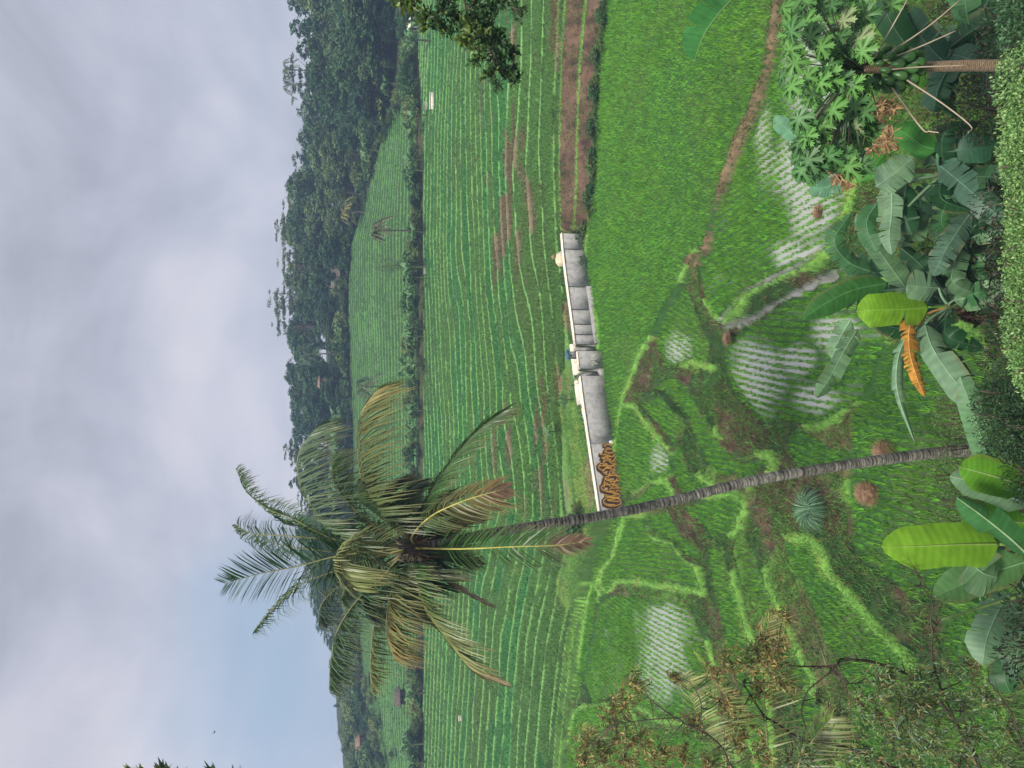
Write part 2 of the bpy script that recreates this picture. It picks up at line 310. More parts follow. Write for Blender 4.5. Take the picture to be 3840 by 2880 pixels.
def terrain(x, y):
    """height, colour, wetness, lip mask for arrays x, y"""
    x = np.asarray(x, float); y = np.asarray(y, float)
    th = x / (y + YA)
    wob = (fbm(x * 0.16, y * 0.16, 3) - 0.5)
    yk = [np.interp(th, *a) for a in YK]; zk = [np.interp(th, *a) for a in ZK]
    z = np.zeros_like(x); C = np.zeros(x.shape + (3,)); wet = np.zeros_like(x); lip = np.zeros_like(x); crop = np.zeros_like(x)
    nz1 = fbm(x * 0.5, y * 0.5, 11); nz2 = fbm(x * 2.3, y * 2.3, 12); nz3 = fbm(x * 0.09, y * 0.09, 13)
    BR = np.array([0.10, 0.06, 0.038]); DB = np.array([0.045, 0.028, 0.02]); GR = np.array([0.14, 0.30, 0.05]); DG = np.array([0.028, 0.065, 0.016]); LU = np.array([0.055, 0.17, 0.03])
    def mixc(a, b, t): return a + (b - a) * t[..., None]
    # ---- near zone
    m = y < yk[0]
    if m.any():
        X_, Y_ = x[m], y[m]
        num = np.zeros_like(X_); den = np.zeros_like(X_); zin = np.full(X_.shape, np.nan); best = np.full(X_.shape, 1e9); lo = np.full(X_.shape, 1e9); hi = np.full(X_.shape, -1e9)
        wv = np.zeros_like(X_); dP = {}; dn = np.full(X_.shape, 1e9); zn = np.zeros_like(X_); jit = (fbm(X_ * 1.1, Y_ * 1.1, 5) - 0.5) * 0.5 + (fbm(X_ * 5, Y_ * 5, 6) - 0.5) * 0.12
        for k, (lv, kd, pts) in POLY.items():
            P = PW[k]
            bb = (X_ > P[:, 0].min() - 6) & (X_ < P[:, 0].max() + 6) & (Y_ > P[:, 1].min() - 6) & (Y_ < P[:, 1].max() + 6)
            if not bb.any(): continue
            d = np.full(X_.shape, 7.0); d[bb] = poly_sd(X_[bb], Y_[bb], P) + jit[bb] * 0.5
            dP[k] = d
            ins = (d <= 0) & ~(zin > lv); zin[ins] = lv
            dd = np.maximum(d, 0.02); wt = 1 / dd ** 2.2; num += wt * lv; den += wt
            cl_ = d < dn; dn = np.where(cl_, d, dn); zn = np.where(cl_, lv, zn)
            near = d < 2.2; lo = np.where(near, np.minimum(lo, lv), lo); hi = np.where(near, np.maximum(hi, lv), hi)
            if k in WETC and ins.any():
                xi, yi = X_[ins], Y_[ins]; xx, yy, _ = proj(np.stack([xi, yi, np.full(ins.sum(), lv)], 1)); q = np.zeros(ins.sum())
                for (ex_, ey_, rx, ry) in WETC[k]: q = np.maximum(q, 1.35 - np.sqrt(((xx - ex_) / rx) ** 2 + ((yy - ey_) / ry) ** 2))
                wv[ins] = np.clip(q * 1.3 + (fbm(xi * 1.2, yi * 0.5, 71) - 0.5) * 1.5, 0, 1) * sstep(0.0, 0.3, -d[ins])
        zz = np.where(den > 0, num / np.maximum(den, 1e-9), -16.7)
        zz = np.where(dn > 6.5, -16.8 + 0 * zz, zz)
        inside = ~np.isnan(zin)
        lipz = 0.2 * np.exp(-((dn - 0.16) / 0.14) ** 2)
        ex = (~inside) & (dn < 5)
        fade = sstep(4, 6.5, dn); zz = zz * (1 - fade) + np.where(Y_ < 24, -16.8, zn) * fade
        zz = zz + lipz * (~inside) + (nz2[m] - 0.5) * 0.14 * (~inside)
        zz = np.where(inside, zin + (nz2[m] - 0.5) * 0.02, zz)
        # the slope the photographer stands on
        s = -16.8 + np.maximum(14.8 + 0.8 * np.sin(X_ * 0.35) - Y_, 0) * 0.93 + (nz1[m] - 0.5) * 0.5
        zz = np.where(Y_ < 16.3, np.maximum(zz, s), zz)
        rel = np.clip((zz - lo) / np.maximum(hi - lo, 0.15), 0, 1.4)
        steep = (~inside) & ((hi - lo) > 0.25)
        cc = mixc(GR * 0.6 + 0 * X_[:, None], BR + 0 * X_[:, None], sstep(0.5, 0.66, nz1[m]) * 0.7)
        bank = mixc(DG + 0 * X_[:, None], mixc(BR + 0 * X_[:, None], DB + 0 * X_[:, None], nz2[m]), sstep(0.48, 0.66, nz1[m]))
        cc = np.where((steep & (rel < 1.0))[:, None], bank, cc)
        mud = mixc(np.array([0.05, 0.085, 0.025]) + 0 * X_[:, None], np.array([0.03, 0.085, 0.018]) + 0 * X_[:, None], sstep(0.25, 0.5, nz1[m]))
        cc = np.where(inside[:, None], mud, cc)
        wcol = np.array([0.30, 0.31, 0.275])  # pale base colour carries the bright sky reflection of the water
        cc = mixc(cc, wcol + 0 * cc, sstep(0.1, 1.0, wv) * 0.9)
        # grass-lip mask near the upper plot's edge; lit grass tops put into its colour
        lp = (~inside) & (dn < 0.25 + 0.12 * nz2[m]) & (zn > hi - 0.12)
        cc = np.where(lp[:, None], GR * 0.95, cc)
        if 'P0' in dP and 'P1' in dP:
            bd = (~inside) & (dP['P0'] < .75) & (dP['P1'] < .75) & (nz1[m] < .62); lp &= ~bd
            cc = np.where(bd[:, None], np.array([0.15, 0.11, 0.06]) * (0.6 + 0.8 * nz2[m])[:, None], cc); zz = zz + bd * 0.12
        # irrigation channels
        for chn in (((2712, 1232), (2768, 1215), (2822, 1182), (2870, 1150), (2963, 1096), (3104, 1030), (3200, 960)), ((2722, 1222), (2765, 1160), (2822, 1098), (2957, 1030), (3044, 992), (3120, 940))):
            cw = np.array([G(a, b, -16.0)[:2] for a, b in chn]); dch = np.full(X_.shape, 1e9)
            for i in range(len(cw) - 1):
                e = cw[i + 1] - cw[i]; wx, wy = X_ - cw[i, 0], Y_ - cw[i, 1]
                t = np.clip((wx * e[0] + wy * e[1]) / (e @ e), 0, 1); dch = np.minimum(dch, np.hypot(wx - e[0] * t, wy - e[1] * t))
            dch = dch + (nz2[m] - 0.5) * 0.25
            k_ = 1 - sstep(0.05, 0.17, dch)
            zz = zz - 0.22 * k_; wv = np.maximum(wv, (k_ > 0.6) * 0.9); cc = mixc(cc, np.array([0.17, 0.17, 0.15]) + 0 * cc, (k_ > 0.6).astype(float)); lp &= k_ < 0.1
        z[m] = zz; C[m] = cc; wet[m] = wv; lip[m] = lp; crop[m] = inside
    # ---- riser zone
    m = (y >= yk[0]) & (y < yk[1])
    t = (y - yk[0]) / np.maximum(yk[1] - yk[0], 0.05) + wob * 0.15
    f = sstep(0.02, 0.36, t) * 0.5 + sstep(0.52, 0.9, t) * 0.5
    z = np.where(m, zk[0] + (zk[1] - zk[0]) * f, z)
    face = ((t > 0.0) & (t < 0.38)) | ((t > 0.52) & (t < 0.9))
    bwn = mixc(BR * 1.25 + 0 * C, DB * 1.2 + 0 * C, sstep(0.3, 0.7, nz2)); bwn = mixc(bwn, np.array([0.15, 0.10, 0.062]) + 0 * C, sstep(0.5, 0.7, nz1) * 0.6)
    left = sstep(-4, -8, x)[..., None] if False else (1 - sstep(-9, -5, x))[..., None]
    grs = mixc(GR * 0.6 + 0 * C, DG + 0 * C, nz2)
    C = np.where(m[..., None], np.where(face[..., None], bwn * (1 - left) + grs * left, GR + 0 * C), C)
    lip = np.where(m & ~face, 1, lip)
    # ---- far terraces
    bank_f = [None, 0.11, 0.3, 0.16]
    palette = np.array([[0.08, 0.245, 0.06], [0.09, 0.26, 0.07], [0.10, 0.25, 0.06], [0.075, 0.235, 0.07], [0.12, 0.24, 0.065], [0.085, 0.25, 0.075], [0.11, 0.22, 0.06]])
    for s_ in (1, 2, 3):
        m = (y >= yk[s_]) & (y < yk[s_ + 1])
        if not m.any(): continue
        t = (y[m] - yk[s_][m]) / np.maximum(yk[s_ + 1][m] - yk[s_][m], 0.05); n = NST[s_]
        X_, Y_ = x[m], y[m]
        env = np.minimum(t, 1 - t) * 4; env = np.clip(env, 0, 1)
        per = 1.8 if s_ == 3 else 2.0; wid_ = yk[s_ + 1][m] - yk[s_][m]; n = np.maximum(wid_ / per, 1.0) if s_ != 2 else 1.0
        wv = (t ** 1.2 if s_ == 1 else t) * n + env * ((fbm(X_ * 0.035, Y_ * 0.05, 21, 2) - 0.5) * 4.4 + (fbm(X_ * 0.16, Y_ * 0.16, 22, 2) - 0.5) * 1.0 + (fbm(X_ * 0.55, Y_ * 0.3, 27, 2) - 0.5) * 0.16 + (vnoise(X_ * 1.6, Y_ * 0.2, 23) - 0.5) * 0.03)
        if s_ == 1: wv = wv + env * 0.9 * sstep(-30, 5, X_) * (fbm(X_ * 0.12, Y_ * 0.12, 24, 2) - 0.5) * 2
        wv = np.clip(wv, 0, np.maximum(n - 1e-4, .5)); k = np.floor(wv).astype(int); fr = wv - k
        bf = bank_f[s_] * (0.6 + 1.0 * fbm(X_ * 0.12 + k * 3.1, Y_ * 0.05, 82, 2))
        zz = zk[s_][m] + (zk[s_ + 1][m] - zk[s_][m]) * (k + sstep(0, bf, fr)) / n
        zz += 0.06 * np.exp(-((fr - bf - 0.02) / 0.03) ** 2)
        rowh = (k * 7 + s_ * 3 + (vnoise(X_ * 0.02 + k * 3.7, Y_ * 0 + k * 1.3, 31) * 3).astype(int)) % 7
        cc = palette[rowh] * (0.85 if s_ == 1 else 0.6)
        cc = cc * (0.85 + 0.3 * nz1[m][:, None])
        patch = sstep(0.52, 0.68, nz3[m]) * 0.8
        cc = mixc(cc, np.array([0.12, 0.16, 0.05]) + 0 * cc, patch * (s_ == 1) * 0.45)
        isb = fr < bf
        bk = mixc(DG * 1.1 + 0 * cc, BR * 0.8 + 0 * cc, sstep(0.52, 0.7, nz3[m]) * sstep(0.45, 0.65, nz1[m]) * (0.3 * sstep(-14, -4, X_) if s_ == 1 else 0.1))
        cc = np.where(isb[:, None], bk, cc)
        lw = (fr > bf - 0.02) & (fr < bf + (0.05 if s_ == 1 else 0.08)) & (fbm(X_ * 0.5 + k * 7.3, Y_ * 0.1, 81, 2) > (0.36 if s_ == 1 else 0.3))
        cc = np.where(lw[:, None], GR * np.array([.95, .98, 1.4]) * (1 if s_ == 1 else .75), cc)  # far lips painted brighter than the field, as the lit top of the grass
        if s_ == 2:
            cc = mixc(DG * 1.2 + 0 * cc, BR * 0.7 + 0 * cc, nz1[m])
        if s_ == 3:
            # scrub on the far left shoulder
            sc_ = sstep(0.62, 0.8, t) * sstep(-22, -34, X_) if False else sstep(0.6, 0.75, t) * (1 - sstep(-36, -24, X_))
            cc = mixc(cc, DG * 1.6 + 0 * cc, sc_)
        if s_ == 1:
            # grassy strip right behind the wall, bare soil patches further on
            strip = (1 - sstep(0.04, 0.1, t)) * (1 - sstep(-2, 4, X_)) * sstep(-16, -13, X_)
            cc = mixc(cc, mixc(GR * 0.62 + 0 * cc, DG + 0 * cc, nz2[m]), strip); lw = lw | (strip > 0.5)
            pat = (sstep(0.66, 0.72, fbm(X_ * 0.22, Y_ * 0.5, 41))) * (1 - sstep(0.35, 0.5, t))
            cc = mixc(cc, np.array([0.17, 0.115, 0.075]) + 0 * cc, pat * 0.9 * sstep(-12, -4, X_)[:, None] if False else pat * 0.8 * sstep(-12, -4, X_))
        z[m] = zz; C[m] = cc; lip[m] = lw; crop[m] = (~isb) & (~lw)
    # ---- beyond: wooded ridge
    m = y >= yk[4]
    ds = np.maximum(y - yk[4], 0)
    zb = zk[4] + 0.10 * np.minimum(ds, 60) * sstep(0, 8, ds) + 0.0 * ds + (nz3 - 0.5) * 2 * sstep(0, 20, ds)
    z = np.where(m, zb, z); C = np.where(m[..., None], mixc(DG * 0.8 + 0 * C, BR * 0.4 + 0 * C, nz1), C)
    return z, C, wet, lip, crop
def gz(x, y): return float(terrain(np.array([x]), np.array([y]))[0][0])

ys = np.concatenate([np.arange(1.5, 13.5, 0.4), np.arange(13.5, 50, 0.12), np.arange(50, 95, 0.1), np.arange(95, 146, 0.135), np.arange(146, 160, 1.0), np.arange(160, 230, 2.5), np.arange(230, 331, 12)])
TH, YY = np.meshgrid(ths, ys); XX = TH * (YY + YA)
Zt, Ct, Wt, Lt, Kt = terrain(XX, YY)
nr, nc = XX.shape
idx = np.arange(nr * nc).reshape(nr, nc)
F = np.stack([idx[:-1, :-1], idx[:-1, 1:], idx[1:, 1:], idx[1:, :-1]], -1).reshape(-1, 4)
mg, t, o = new_mat('terraced_soil')
at = N(t, 'ShaderNodeAttribute'); at.attribute_name = 'Col'; aw = N(t, 'ShaderNodeAttribute'); aw.attribute_name = 'wet'
geo = N(t, 'ShaderNodeNewGeometry')
nzz = N(t, 'ShaderNodeTexNoise'); nzz.inputs['Scale'].default_value = 3.0; nzz.inputs['Detail'].default_value = 8; nzz.inputs['Roughness'].default_value = 0.75; t.links.new(geo.outputs['Position'], nzz.inputs[0])
mrn = N(t, 'ShaderNodeMapRange'); t.links.new(nzz.outputs['Fac'], mrn.inputs['Value']); mrn.inputs['From Min'].default_value = 0.3; mrn.inputs['From Max'].default_value = 0.7; mrn.inputs['To Min'].default_value = 0.6; mrn.inputs['To Max'].default_value = 1.4
wm = N(t, 'ShaderNodeMapRange'); t.links.new(aw.outputs['Fac'], wm.inputs['Value']); wm.inputs['From Min'].default_value = 0.1; wm.inputs['From Max'].default_value = 0.9
hv = N(t, 'ShaderNodeMix', data_type='FLOAT'); t.links.new(wm.outputs[0], hv.inputs[0]); t.links.new(mrn.outputs[0], hv.inputs[2]); hv.inputs[3].default_value = 1.0
hs = N(t, 'ShaderNodeHueSaturation'); t.links.new(at.outputs['Color'], hs.inputs['Color']); t.links.new(hv.outputs[0], hs.inputs['Value'])
p = N(t, 'ShaderNodeBsdfPrincipled'); t.links.new(hs.outputs[0], p.inputs['Base Color'])
rr = N(t, 'ShaderNodeMapRange'); t.links.new(wm.outputs[0], rr.inputs['Value']); rr.inputs['To Min'].default_value = 0.9; rr.inputs['To Max'].default_value = 0.07; t.links.new(rr.outputs[0], p.inputs['Roughness'])
si = N(t, 'ShaderNodeMapRange'); t.links.new(wm.outputs[0], si.inputs['Value']); si.inputs['To Min'].default_value = 0.2; si.inputs['To Max'].default_value = 1.0; t.links.new(si.outputs[0], p.inputs['Specular IOR Level'])
bm_ = N(t, 'ShaderNodeBump'); bm_.inputs['Distance'].default_value = 0.08; t.links.new(nzz.outputs['Fac'], bm_.inputs['Height'])
bs = N(t, 'ShaderNodeMapRange'); t.links.new(wm.outputs[0], bs.inputs['Value']); bs.inputs['To Min'].default_value = 0.7; bs.inputs['To Max'].default_value = 0.02; t.links.new(bs.outputs[0], bm_.inputs['Strength'])
t.links.new(bm_.outputs[0], p.inputs['Normal']); t.links.new(p.outputs[0], o.inputs[0])
me = mesh_np('terraced_ground', np.stack([XX, YY, Zt], -1).reshape(-1, 3), [F], Ct.reshape(-1, 3), mg, True, {'wet': Wt.ravel()})
tag(link('ground', me), kind='structure')

# ------------------------------------------------------------------ crops and grass
M_rice = leaf_mat('rice_blades', 0.35, 0.6, var=0.1, spec=0.2)
M_grass = leaf_mat('bank_grass', 0.3, 0.7, var=0.15, spec=0.2)
def inframe(P, pad=160):
    xx, yy, d = proj(P); return (d > 1) & (xx > -pad) & (xx < 3840 + pad) & (yy > -pad) & (yy < 2880 + pad)
RV, RF, RC = [], [], []; off = 0
def acc(V, Fc, C):
    global off
    RV.append(V); RF.append(Fc + off); RC.append(C); off += len(V)
for k, (lv, kd, pts) in POLY.items():
    P = PW[k]; x0, x1 = max(P[:, 0].min(), -32), min(P[:, 0].max(), 32); y0, y1 = P[:, 1].min(), P[:, 1].max()
    ang = {'P0': 0.12, 'P2': -0.10, 'P11': 0.06, 'P10': 0.25, 'P1': 0.05}.get(k, random.uniform(-0.3, 0.3))
    R_ = max(x1 - x0, y1 - y0) * 0.75; rs, al = (0.27, 0.105) if kd == 'wet' else (0.25, 0.16)
    gx, gy = np.meshgrid(np.arange(-R_, R_, rs), np.arange(-R_, R_, al)); gx = gx.ravel(); gy = gy.ravel()
    gx = gx + 0.35 * np.sin(gy * 0.22 + x0) + rng.normal(0, 0.018, gx.size); gy = gy + rng.normal(0, 0.04, gy.size)
    cx, cy = (x0 + x1) / 2, (y0 + y1) / 2
    X_ = cx + gx * math.cos(ang) - gy * math.sin(ang); Y_ = cy + gx * math.sin(ang) + gy * math.cos(ang)
    s = inframe(np.stack([X_, Y_, np.full(X_.size, lv)], 1)) & (Y_ > 13); X_, Y_ = X_[s], Y_[s]
    if not len(X_): continue
    sd_ = poly_sd(X_, Y_, P); s = sd_ < 0.0; X_, Y_, sd_ = X_[s], Y_[s], sd_[s]
    zt, _, wt, _, kt = terrain(X_, Y_); s = kt > 0.5; X_, Y_, zt, wt, sd_ = X_[s], Y_[s], zt[s], wt[s], sd_[s]
    den = fbm(X_ * 0.35, Y_ * 0.35, 51); fine = fbm(X_ * 1.5, Y_ * 1.5, 52)
    sparse = np.zeros(len(X_))
    if k in WETC:
        xx, yy, _ = proj(np.stack([X_, Y_, zt], 1)); q = np.zeros(len(X_))
        for (ex_, ey_, rx, ry) in WETC[k]: q = np.maximum(q, 1.05 - np.sqrt(((xx - ex_) / rx) ** 2 + ((yy - ey_) / ry) ** 2))
        sparse = np.clip(q * 1.1 + (fbm(X_ * 0.6, Y_ * 0.3, 72) - 0.5) * 1.6, 0, 1)
        if kd == 'wet': sparse = np.clip(sparse + sstep(0.45, 0.65, den) * 0.35, 0, 1)
    if k == 'P0': sparse = np.maximum(sparse, 0.3 * sstep(0.5, 0.62, fbm(X_ * 0.12 + 3, Y_ * 0.3, 53)))
    col = np.array([0.155, 0.39, 0.04]) * (0.85 + 0.3 * den[:, None]) ; col[:, 0] *= 0.9 + 0.3 * fine
    yel = np.array([0.19, 0.44, 0.06]); col = col + (yel - col) * (sparse * 0.6)[:, None]
    h = 0.27 * (0.7 + 0.6 * fine) * (1 - 0.45 * sparse)
    P3 = np.stack([X_, Y_, zt - 0.01], 1); fat = sparse < rng.uniform(0.15, 0.85, len(X_))
    for msk, nb, wdt, spd in ((fat, 8, 0.036, 0.065), (~fat, 8, 0.028, 0.06)):
        if msk.any(): acc(*blades(P3[msk], nb, h[msk] * rng.uniform(.7, 1.25, msk.sum()), wdt, spd, col[msk] * rng.uniform(.7, 1.3, (msk.sum(), 1)), 0.3))
# far fields: rice seen as short tufts on each terrace
u = rng.uniform(0, 1, 260000); y_ = 47 + (141 - 47) * u ** 1.25; th_ = rng.uniform(-0.58, 0.58, u.size); x_ = th_ * (y_ + YA)
zt, ct, wt, lt, kt = terrain(x_, y_)
yk1 = np.interp(th_, *YK[1]); yk4 = np.interp(th_, *YK[4])
s = (kt > 0.5) & (y_ > yk1) & ((y_ < 92) | (rng.uniform(0, 1, u.size) < 0.12)) & (y_ < yk4) & inframe(np.stack([x_, y_, zt], 1), 60)
P3 = np.stack([x_, y_, zt], 1)[s]; cc = ct[s] * np.array([1.15, 1.2, 1.0])
acc(*blades(P3, 3, 0.22, 0.05 + P3[:, 1] * 0.0006, 0.12, cc, 0.12, 0.6))
rice = link('rice_crop', mesh_np('rice_crop', np.vstack(RV), [np.vstack(RF)], np.vstack(RC), M_rice)); tag(rice, 'young bright green rice growing in rows in the paddies', 'rice crop', kind='stuff')
RV, RF, RC = [], [], []; off = 0
# grass on bunds, lips and banks
sub = (Lt.ravel() > 0.5)
P3 = np.stack([XX, YY, Zt], -1).reshape(-1, 3); cfl = Ct.reshape(-1, 3)
s = sub & inframe(P3, 100); A = P3[s]; ca = cfl[s]
pr = np.where(A[:, 1] < 50, 0.6, 0.16); kp = rng.uniform(0, 1, len(A)) < pr; A = A[kp]; ca = ca[kp]
gcol = np.array([0.18, 0.35, 0.075]) * (0.7 + 0.6 * fbm(A[:, 0] * .8, A[:, 1] * .8, 61))[:, None]
yl = sstep(0.5, 0.7, fbm(A[:, 0] * .5 + 9, A[:, 1] * .5, 62))[:, None]; gcol = gcol * (1 - yl) + np.array([0.32, 0.42, 0.11]) * yl
far = A[:, 1] > 50
A2 = A + np.column_stack([rng.normal(0, 0.05, len(A)), rng.normal(0, 0.05, len(A)), np.zeros(len(A))])
acc(*blades(A2[~far], 6, 0.17, 0.024, 0.07, gcol[~far] * 1.1, 0.4, 0.8))
acc(*blades(A2[far], 3, 0.10, 0.03, 0.06, gcol[far] * np.where(A2[far][:, 1] > 92, (.5), .7)[:, None], 0.25, 0.8))
# rough herbs on banks (near)
near = (P3[:, 1] < 52) & (P3[:, 1] > 13.5) & (Kt.ravel() < 0.5) & (Wt.ravel() < 0.2) & (Lt.ravel() < 0.5) & inframe(P3, 100)
A = P3[near]; n_ = fbm(A[:, 0] * .6, A[:, 1] * .6, 11); kp = rng.uniform(0, 1, len(A)) < np.where(n_ > 0.6, 0.3, 0.8); A = A[kp]; n_ = n_[kp]
gc = np.array([0.08, 0.185, 0.035]) * (0.6 + 0.9 * rng.uniform(0, 1, (len(A), 1))); br_ = (rng.uniform(0, 1, len(A)) < 0.22)[:, None]; lt_ = (rng.uniform(0, 1, len(A)) < 0.28)[:, None]; gc = np.where(lt_, np.array([0.13, 0.27, 0.05]), gc); gc = np.where(br_, np.array([0.15, 0.09, 0.05]), gc)
acc(*blades(A, 5, 0.19, 0.03, 0.1, gc, 0.45, 1.2))
# weedy slope below the camera
xs = rng.uniform(-14, 14, 26000); yy_ = rng.uniform(5, 17, 26000); zz = terrain(xs, yy_)[0]; Pn = np.stack([xs, yy_, zz], 1); s = inframe(Pn, 500); Pn = Pn[s]
acc(*blades(Pn, 5, 0.3, 0.02, 0.12, np.array([0.06, 0.13, 0.03]) * rng.uniform(0.6, 1.7, (len(Pn), 1)), 0.3, 0.8))
gr = link('bank_grass', mesh_np('bank_grass', np.vstack(RV), [np.vstack(RF)], np.vstack(RC), M_grass)); tag(gr, 'grass and weeds on the paddy bunds and banks', 'grass', kind='stuff')

# ================================================================== PLANT BUILDERS
M_bark = rough_mat('bark', (0.05, 0.04, 0.03), (0.16, 0.13, 0.10), 9, 0.9, 0.6)
M_leafobj = leaf_mat('crown_leaves', 0.25, 0.6, var=0.3, objvar=1.0, spec=0.25)
M_leaf = leaf_mat('leaves', 0.3, 0.45, var=0.12, spec=0.4)
M_frond = leaf_mat('palm_leaflets', 0.22, 0.42, var=0.08, spec=0.45)
M_dead = leaf_mat('dead_leaf', 0.15, 0.8, var=0.3, spec=0.1)
M_stem = leaf_mat('stems', 0.0, 0.6, var=0.2, spec=0.3)

def crown_arrays(R, rx, rz, h0, nclump, nleaf, ls, layered=False, col=(0.033, 0.08, 0.03), hole=0.25, cone=0.0):
    """leaf cards: clumps spread through an uneven crown; returns V, F, C and clump centres"""
    cen = []
    lob = [(R.normal(0, 0.35), R.normal(0, 0.35), R.uniform(-0.25, 0.6), R.uniform(0.45, 0.75)) for _ in range(7)]
    while len(cen) < nclump:
        l = lob[R.integers(len(lob))]; d = unit(R.normal(0, 1, 3)); r = l[3] * R.uniform(0.55, 1.0) ** 0.5
        p = np.array([l[0], l[1], l[2]]) + d * r
        if cone: p[:2] *= 1 - cone * max(p[2] + 0.3, 0) * 0.5
        if layered: p[2] = round(p[2] * 2.6) / 2.6 + R.normal(0, 0.05)
        if vnoise(p[0] * 3 + 9, p[1] * 3 + p[2] * 3.7, int(rx * 10)) < hole: continue
        cen.append(p * np.array([rx, rx, rz]) * 0.78 + np.array([0, 0, h0]))
    cen = np.array(cen)
    cs = R.uniform(0.55, 1.15, nclump) * rx * 0.16 + 0.15
    P = np.repeat(cen, nleaf, 0); s = np.repeat(cs, nleaf); m = len(P)
    d = R.normal(0, 1, (m, 3)); d /= np.linalg.norm(d, axis=1)[:, None]
    fl = np.array([1, 1, 0.55 if not layered else 0.22])
    P = P + d * fl * (s * R.uniform(0.3, 1, m) ** 0.6)[:, None]
    nrm = d * 0.6 + np.array([0, 0, 0.7]) + R.normal(0, 0.45, (m, 3)); nrm /= np.linalg.norm(nrm, axis=1)[:, None]
    a = np.cross(nrm, R.normal(0, 1, (m, 3))); a /= np.linalg.norm(a, axis=1)[:, None]; b = np.cross(nrm, a)
    L = ls * R.uniform(0.6, 1.3, m)[:, None]
    V = np.stack([P - a * L, P + b * L * 0.45, P + a * L, P - b * L * 0.45], 1).reshape(-1, 3)
    ccl = R.uniform(0.5, 1.6, nclump)
    cc = np.array(col) * np.repeat(ccl, nleaf)[:, None] * R.uniform(0.75, 1.3, (m, 1)); cc[:, 0] *= R.uniform(0.8, 1.5, m)
    return V, np.arange(m * 4).reshape(-1, 4), np.repeat(cc, 4, 0), cen

def tree_variant(seed, kind):
    R = np.random.default_rng(seed)
    if kind == 'broad': prm = dict(rx=4.6, rz=5.2, h0=5.2, nclump=230, nleaf=34, ls=0.26, hole=0.06); ht = 10.5
    elif kind == 'airy': prm = dict(rx=4.2, rz=3.4, h0=8.4, nclump=75, nleaf=26, ls=0.2, layered=True, hole=0.35, col=(0.045, 0.08, 0.03)); ht = 11.5
    elif kind == 'slender': prm = dict(rx=2.6, rz=5.6, h0=5.8, nclump=95, nleaf=30, ls=0.22, hole=0.2, cone=0.6); ht = 11.5
    elif kind == 'bush': prm = dict(rx=2.0, rz=1.3, h0=1.1, nclump=60, nleaf=26, ls=0.13, hole=0.15, col=(0.05, 0.11, 0.03)); ht = 2.2
    V, F_, C, cen = crown_arrays(R, **prm)
    if kind != 'bush': C = C * np.array([1.0, 1.15, 1.0])
    cm = mesh_np(kind + '_crown', V, [F_], C, M_leafobj)
    mb = MB(); hz_ = prm['h0']
    sx, sy = R.normal(0, 0.3, 2)
    base = catmull([(0, 0, -1.2), (sx * .3, sy * .3, hz_ * 0.35), (sx, sy, hz_ * 0.75), (sx * 1.2, sy * 1.2, ht * 0.88)], 10)
    tr = {'bush': 0.05, 'slender': 0.14}.get(kind, 0.2)
    bc = np.array([0.17, 0.15, 0.12]) if kind == 'airy' else np.array([0.11, 0.09, 0.07])
    mb.tube(base, np.linspace(tr, tr * 0.25, 10), bc, 7)
    for q in cen[R.choice(len(cen), 14 if kind != 'bush' else 6, False)]:
        k = R.integers(3, 8); b0 = base[k]
        mb.tube(catmull([b0, (b0 + q) / 2 + np.array([0, 0, 0.3]), q], 5), np.linspace(tr * 0.4, tr * 0.08, 5), bc, 4)
    tm = mb.mesh(kind + '_trunk', M_bark, True)
    return tm, cm, ht
VAR = {k: [tree_variant(100 + i * 13 + j, k) for j in range(n)] for i, (k, n) in enumerate((('broad', 4), ('airy', 3), ('slender', 2), ('bush', 3)))}
proto_cache = {}
def place_tree(kind, vi, loc, scale, rz, name, label, cat, group, wid=1.0, sink=0.0):
    tm, cm, ht = VAR[kind][vi]
    r = bpy.data.objects.new(name, None); COL.objects.link(r); r.location = (loc[0], loc[1], loc[2] - sink); r.rotation_euler = (0, 0, rz); r.scale = (scale * wid, scale * wid, scale)
    tag(r, label, cat, group)
    for nm, mm in (('trunk', tm), ('crown', cm)):
        c = bpy.data.objects.new(nm, mm); COL.objects.link(c); c.parent = r
    return r

# ------------------------------------------------------------------ the wooded ridge
SKY = [(-400, 1060), (0, 1050), (100, 1062), (330, 1075), (420, 1090), (560, 1085), (640, 1065), (760, 1040), (850, 1040), (950, 1050), (1100, 1055), (1200, 1060), (1400, 1062), (1500, 1062), (1700, 1068), (1800, 1078), (1900, 1095), (2050, 1110), (2200, 1140), (2330, 1190), (2420, 1240), (2520, 1240), (2640, 1245), (2740, 1268), (2800, 1315), (2880, 1292), (3200, 1280)]
LMK = [(-300, 'at the far right edge'), (120, 'behind the pale shed roof'), (330, 'on the crest by the twin coconut palms'), (560, 'right of the small golden palm'), (800, 'above the small golden palm'), (960, 'above the small dead-fronded palm'), (1120, 'behind the brown hut roof'), (1280, 'just left of the brown hut roof'), (1420, 'above the tan roof'), (1560, 'just left of the tan roof'), (1750, 'above the far banana grove'), (1950, 'right of the tall coconut crown'), (2150, 'behind the tall coconut crown'), (2400, 'left of the tall coconut crown'), (2620, 'on the low left shoulder'), (2800, 'at the far left edge'), (9999, 'at the far left edge')]
ORD = ['nearest', 'second nearest', 'third nearest', 'fourth nearest', 'fifth nearest', 'sixth nearest', 'seventh nearest', 'eighth nearest', 'ninth nearest', 'tenth nearest', 'eleventh nearest', 'twelfth nearest', 'thirteenth nearest', 'fourteenth nearest']
HORD = ['rightmost', 'second from the right', 'third from the right', 'fourth from the right', 'fifth from the right', 'sixth from the right', 'seventh from the right', 'eighth from the right']
used = {}
def ylab(Y):
    for a, b in zip(LMK, LMK[1:]):
        if Y < (a[0] + b[0]) / 2: return a[1]
    return LMK[-1][1]
sky_x = lambda Y: np.interp(Y, [a for a, b in SKY], [b for a, b in SKY])
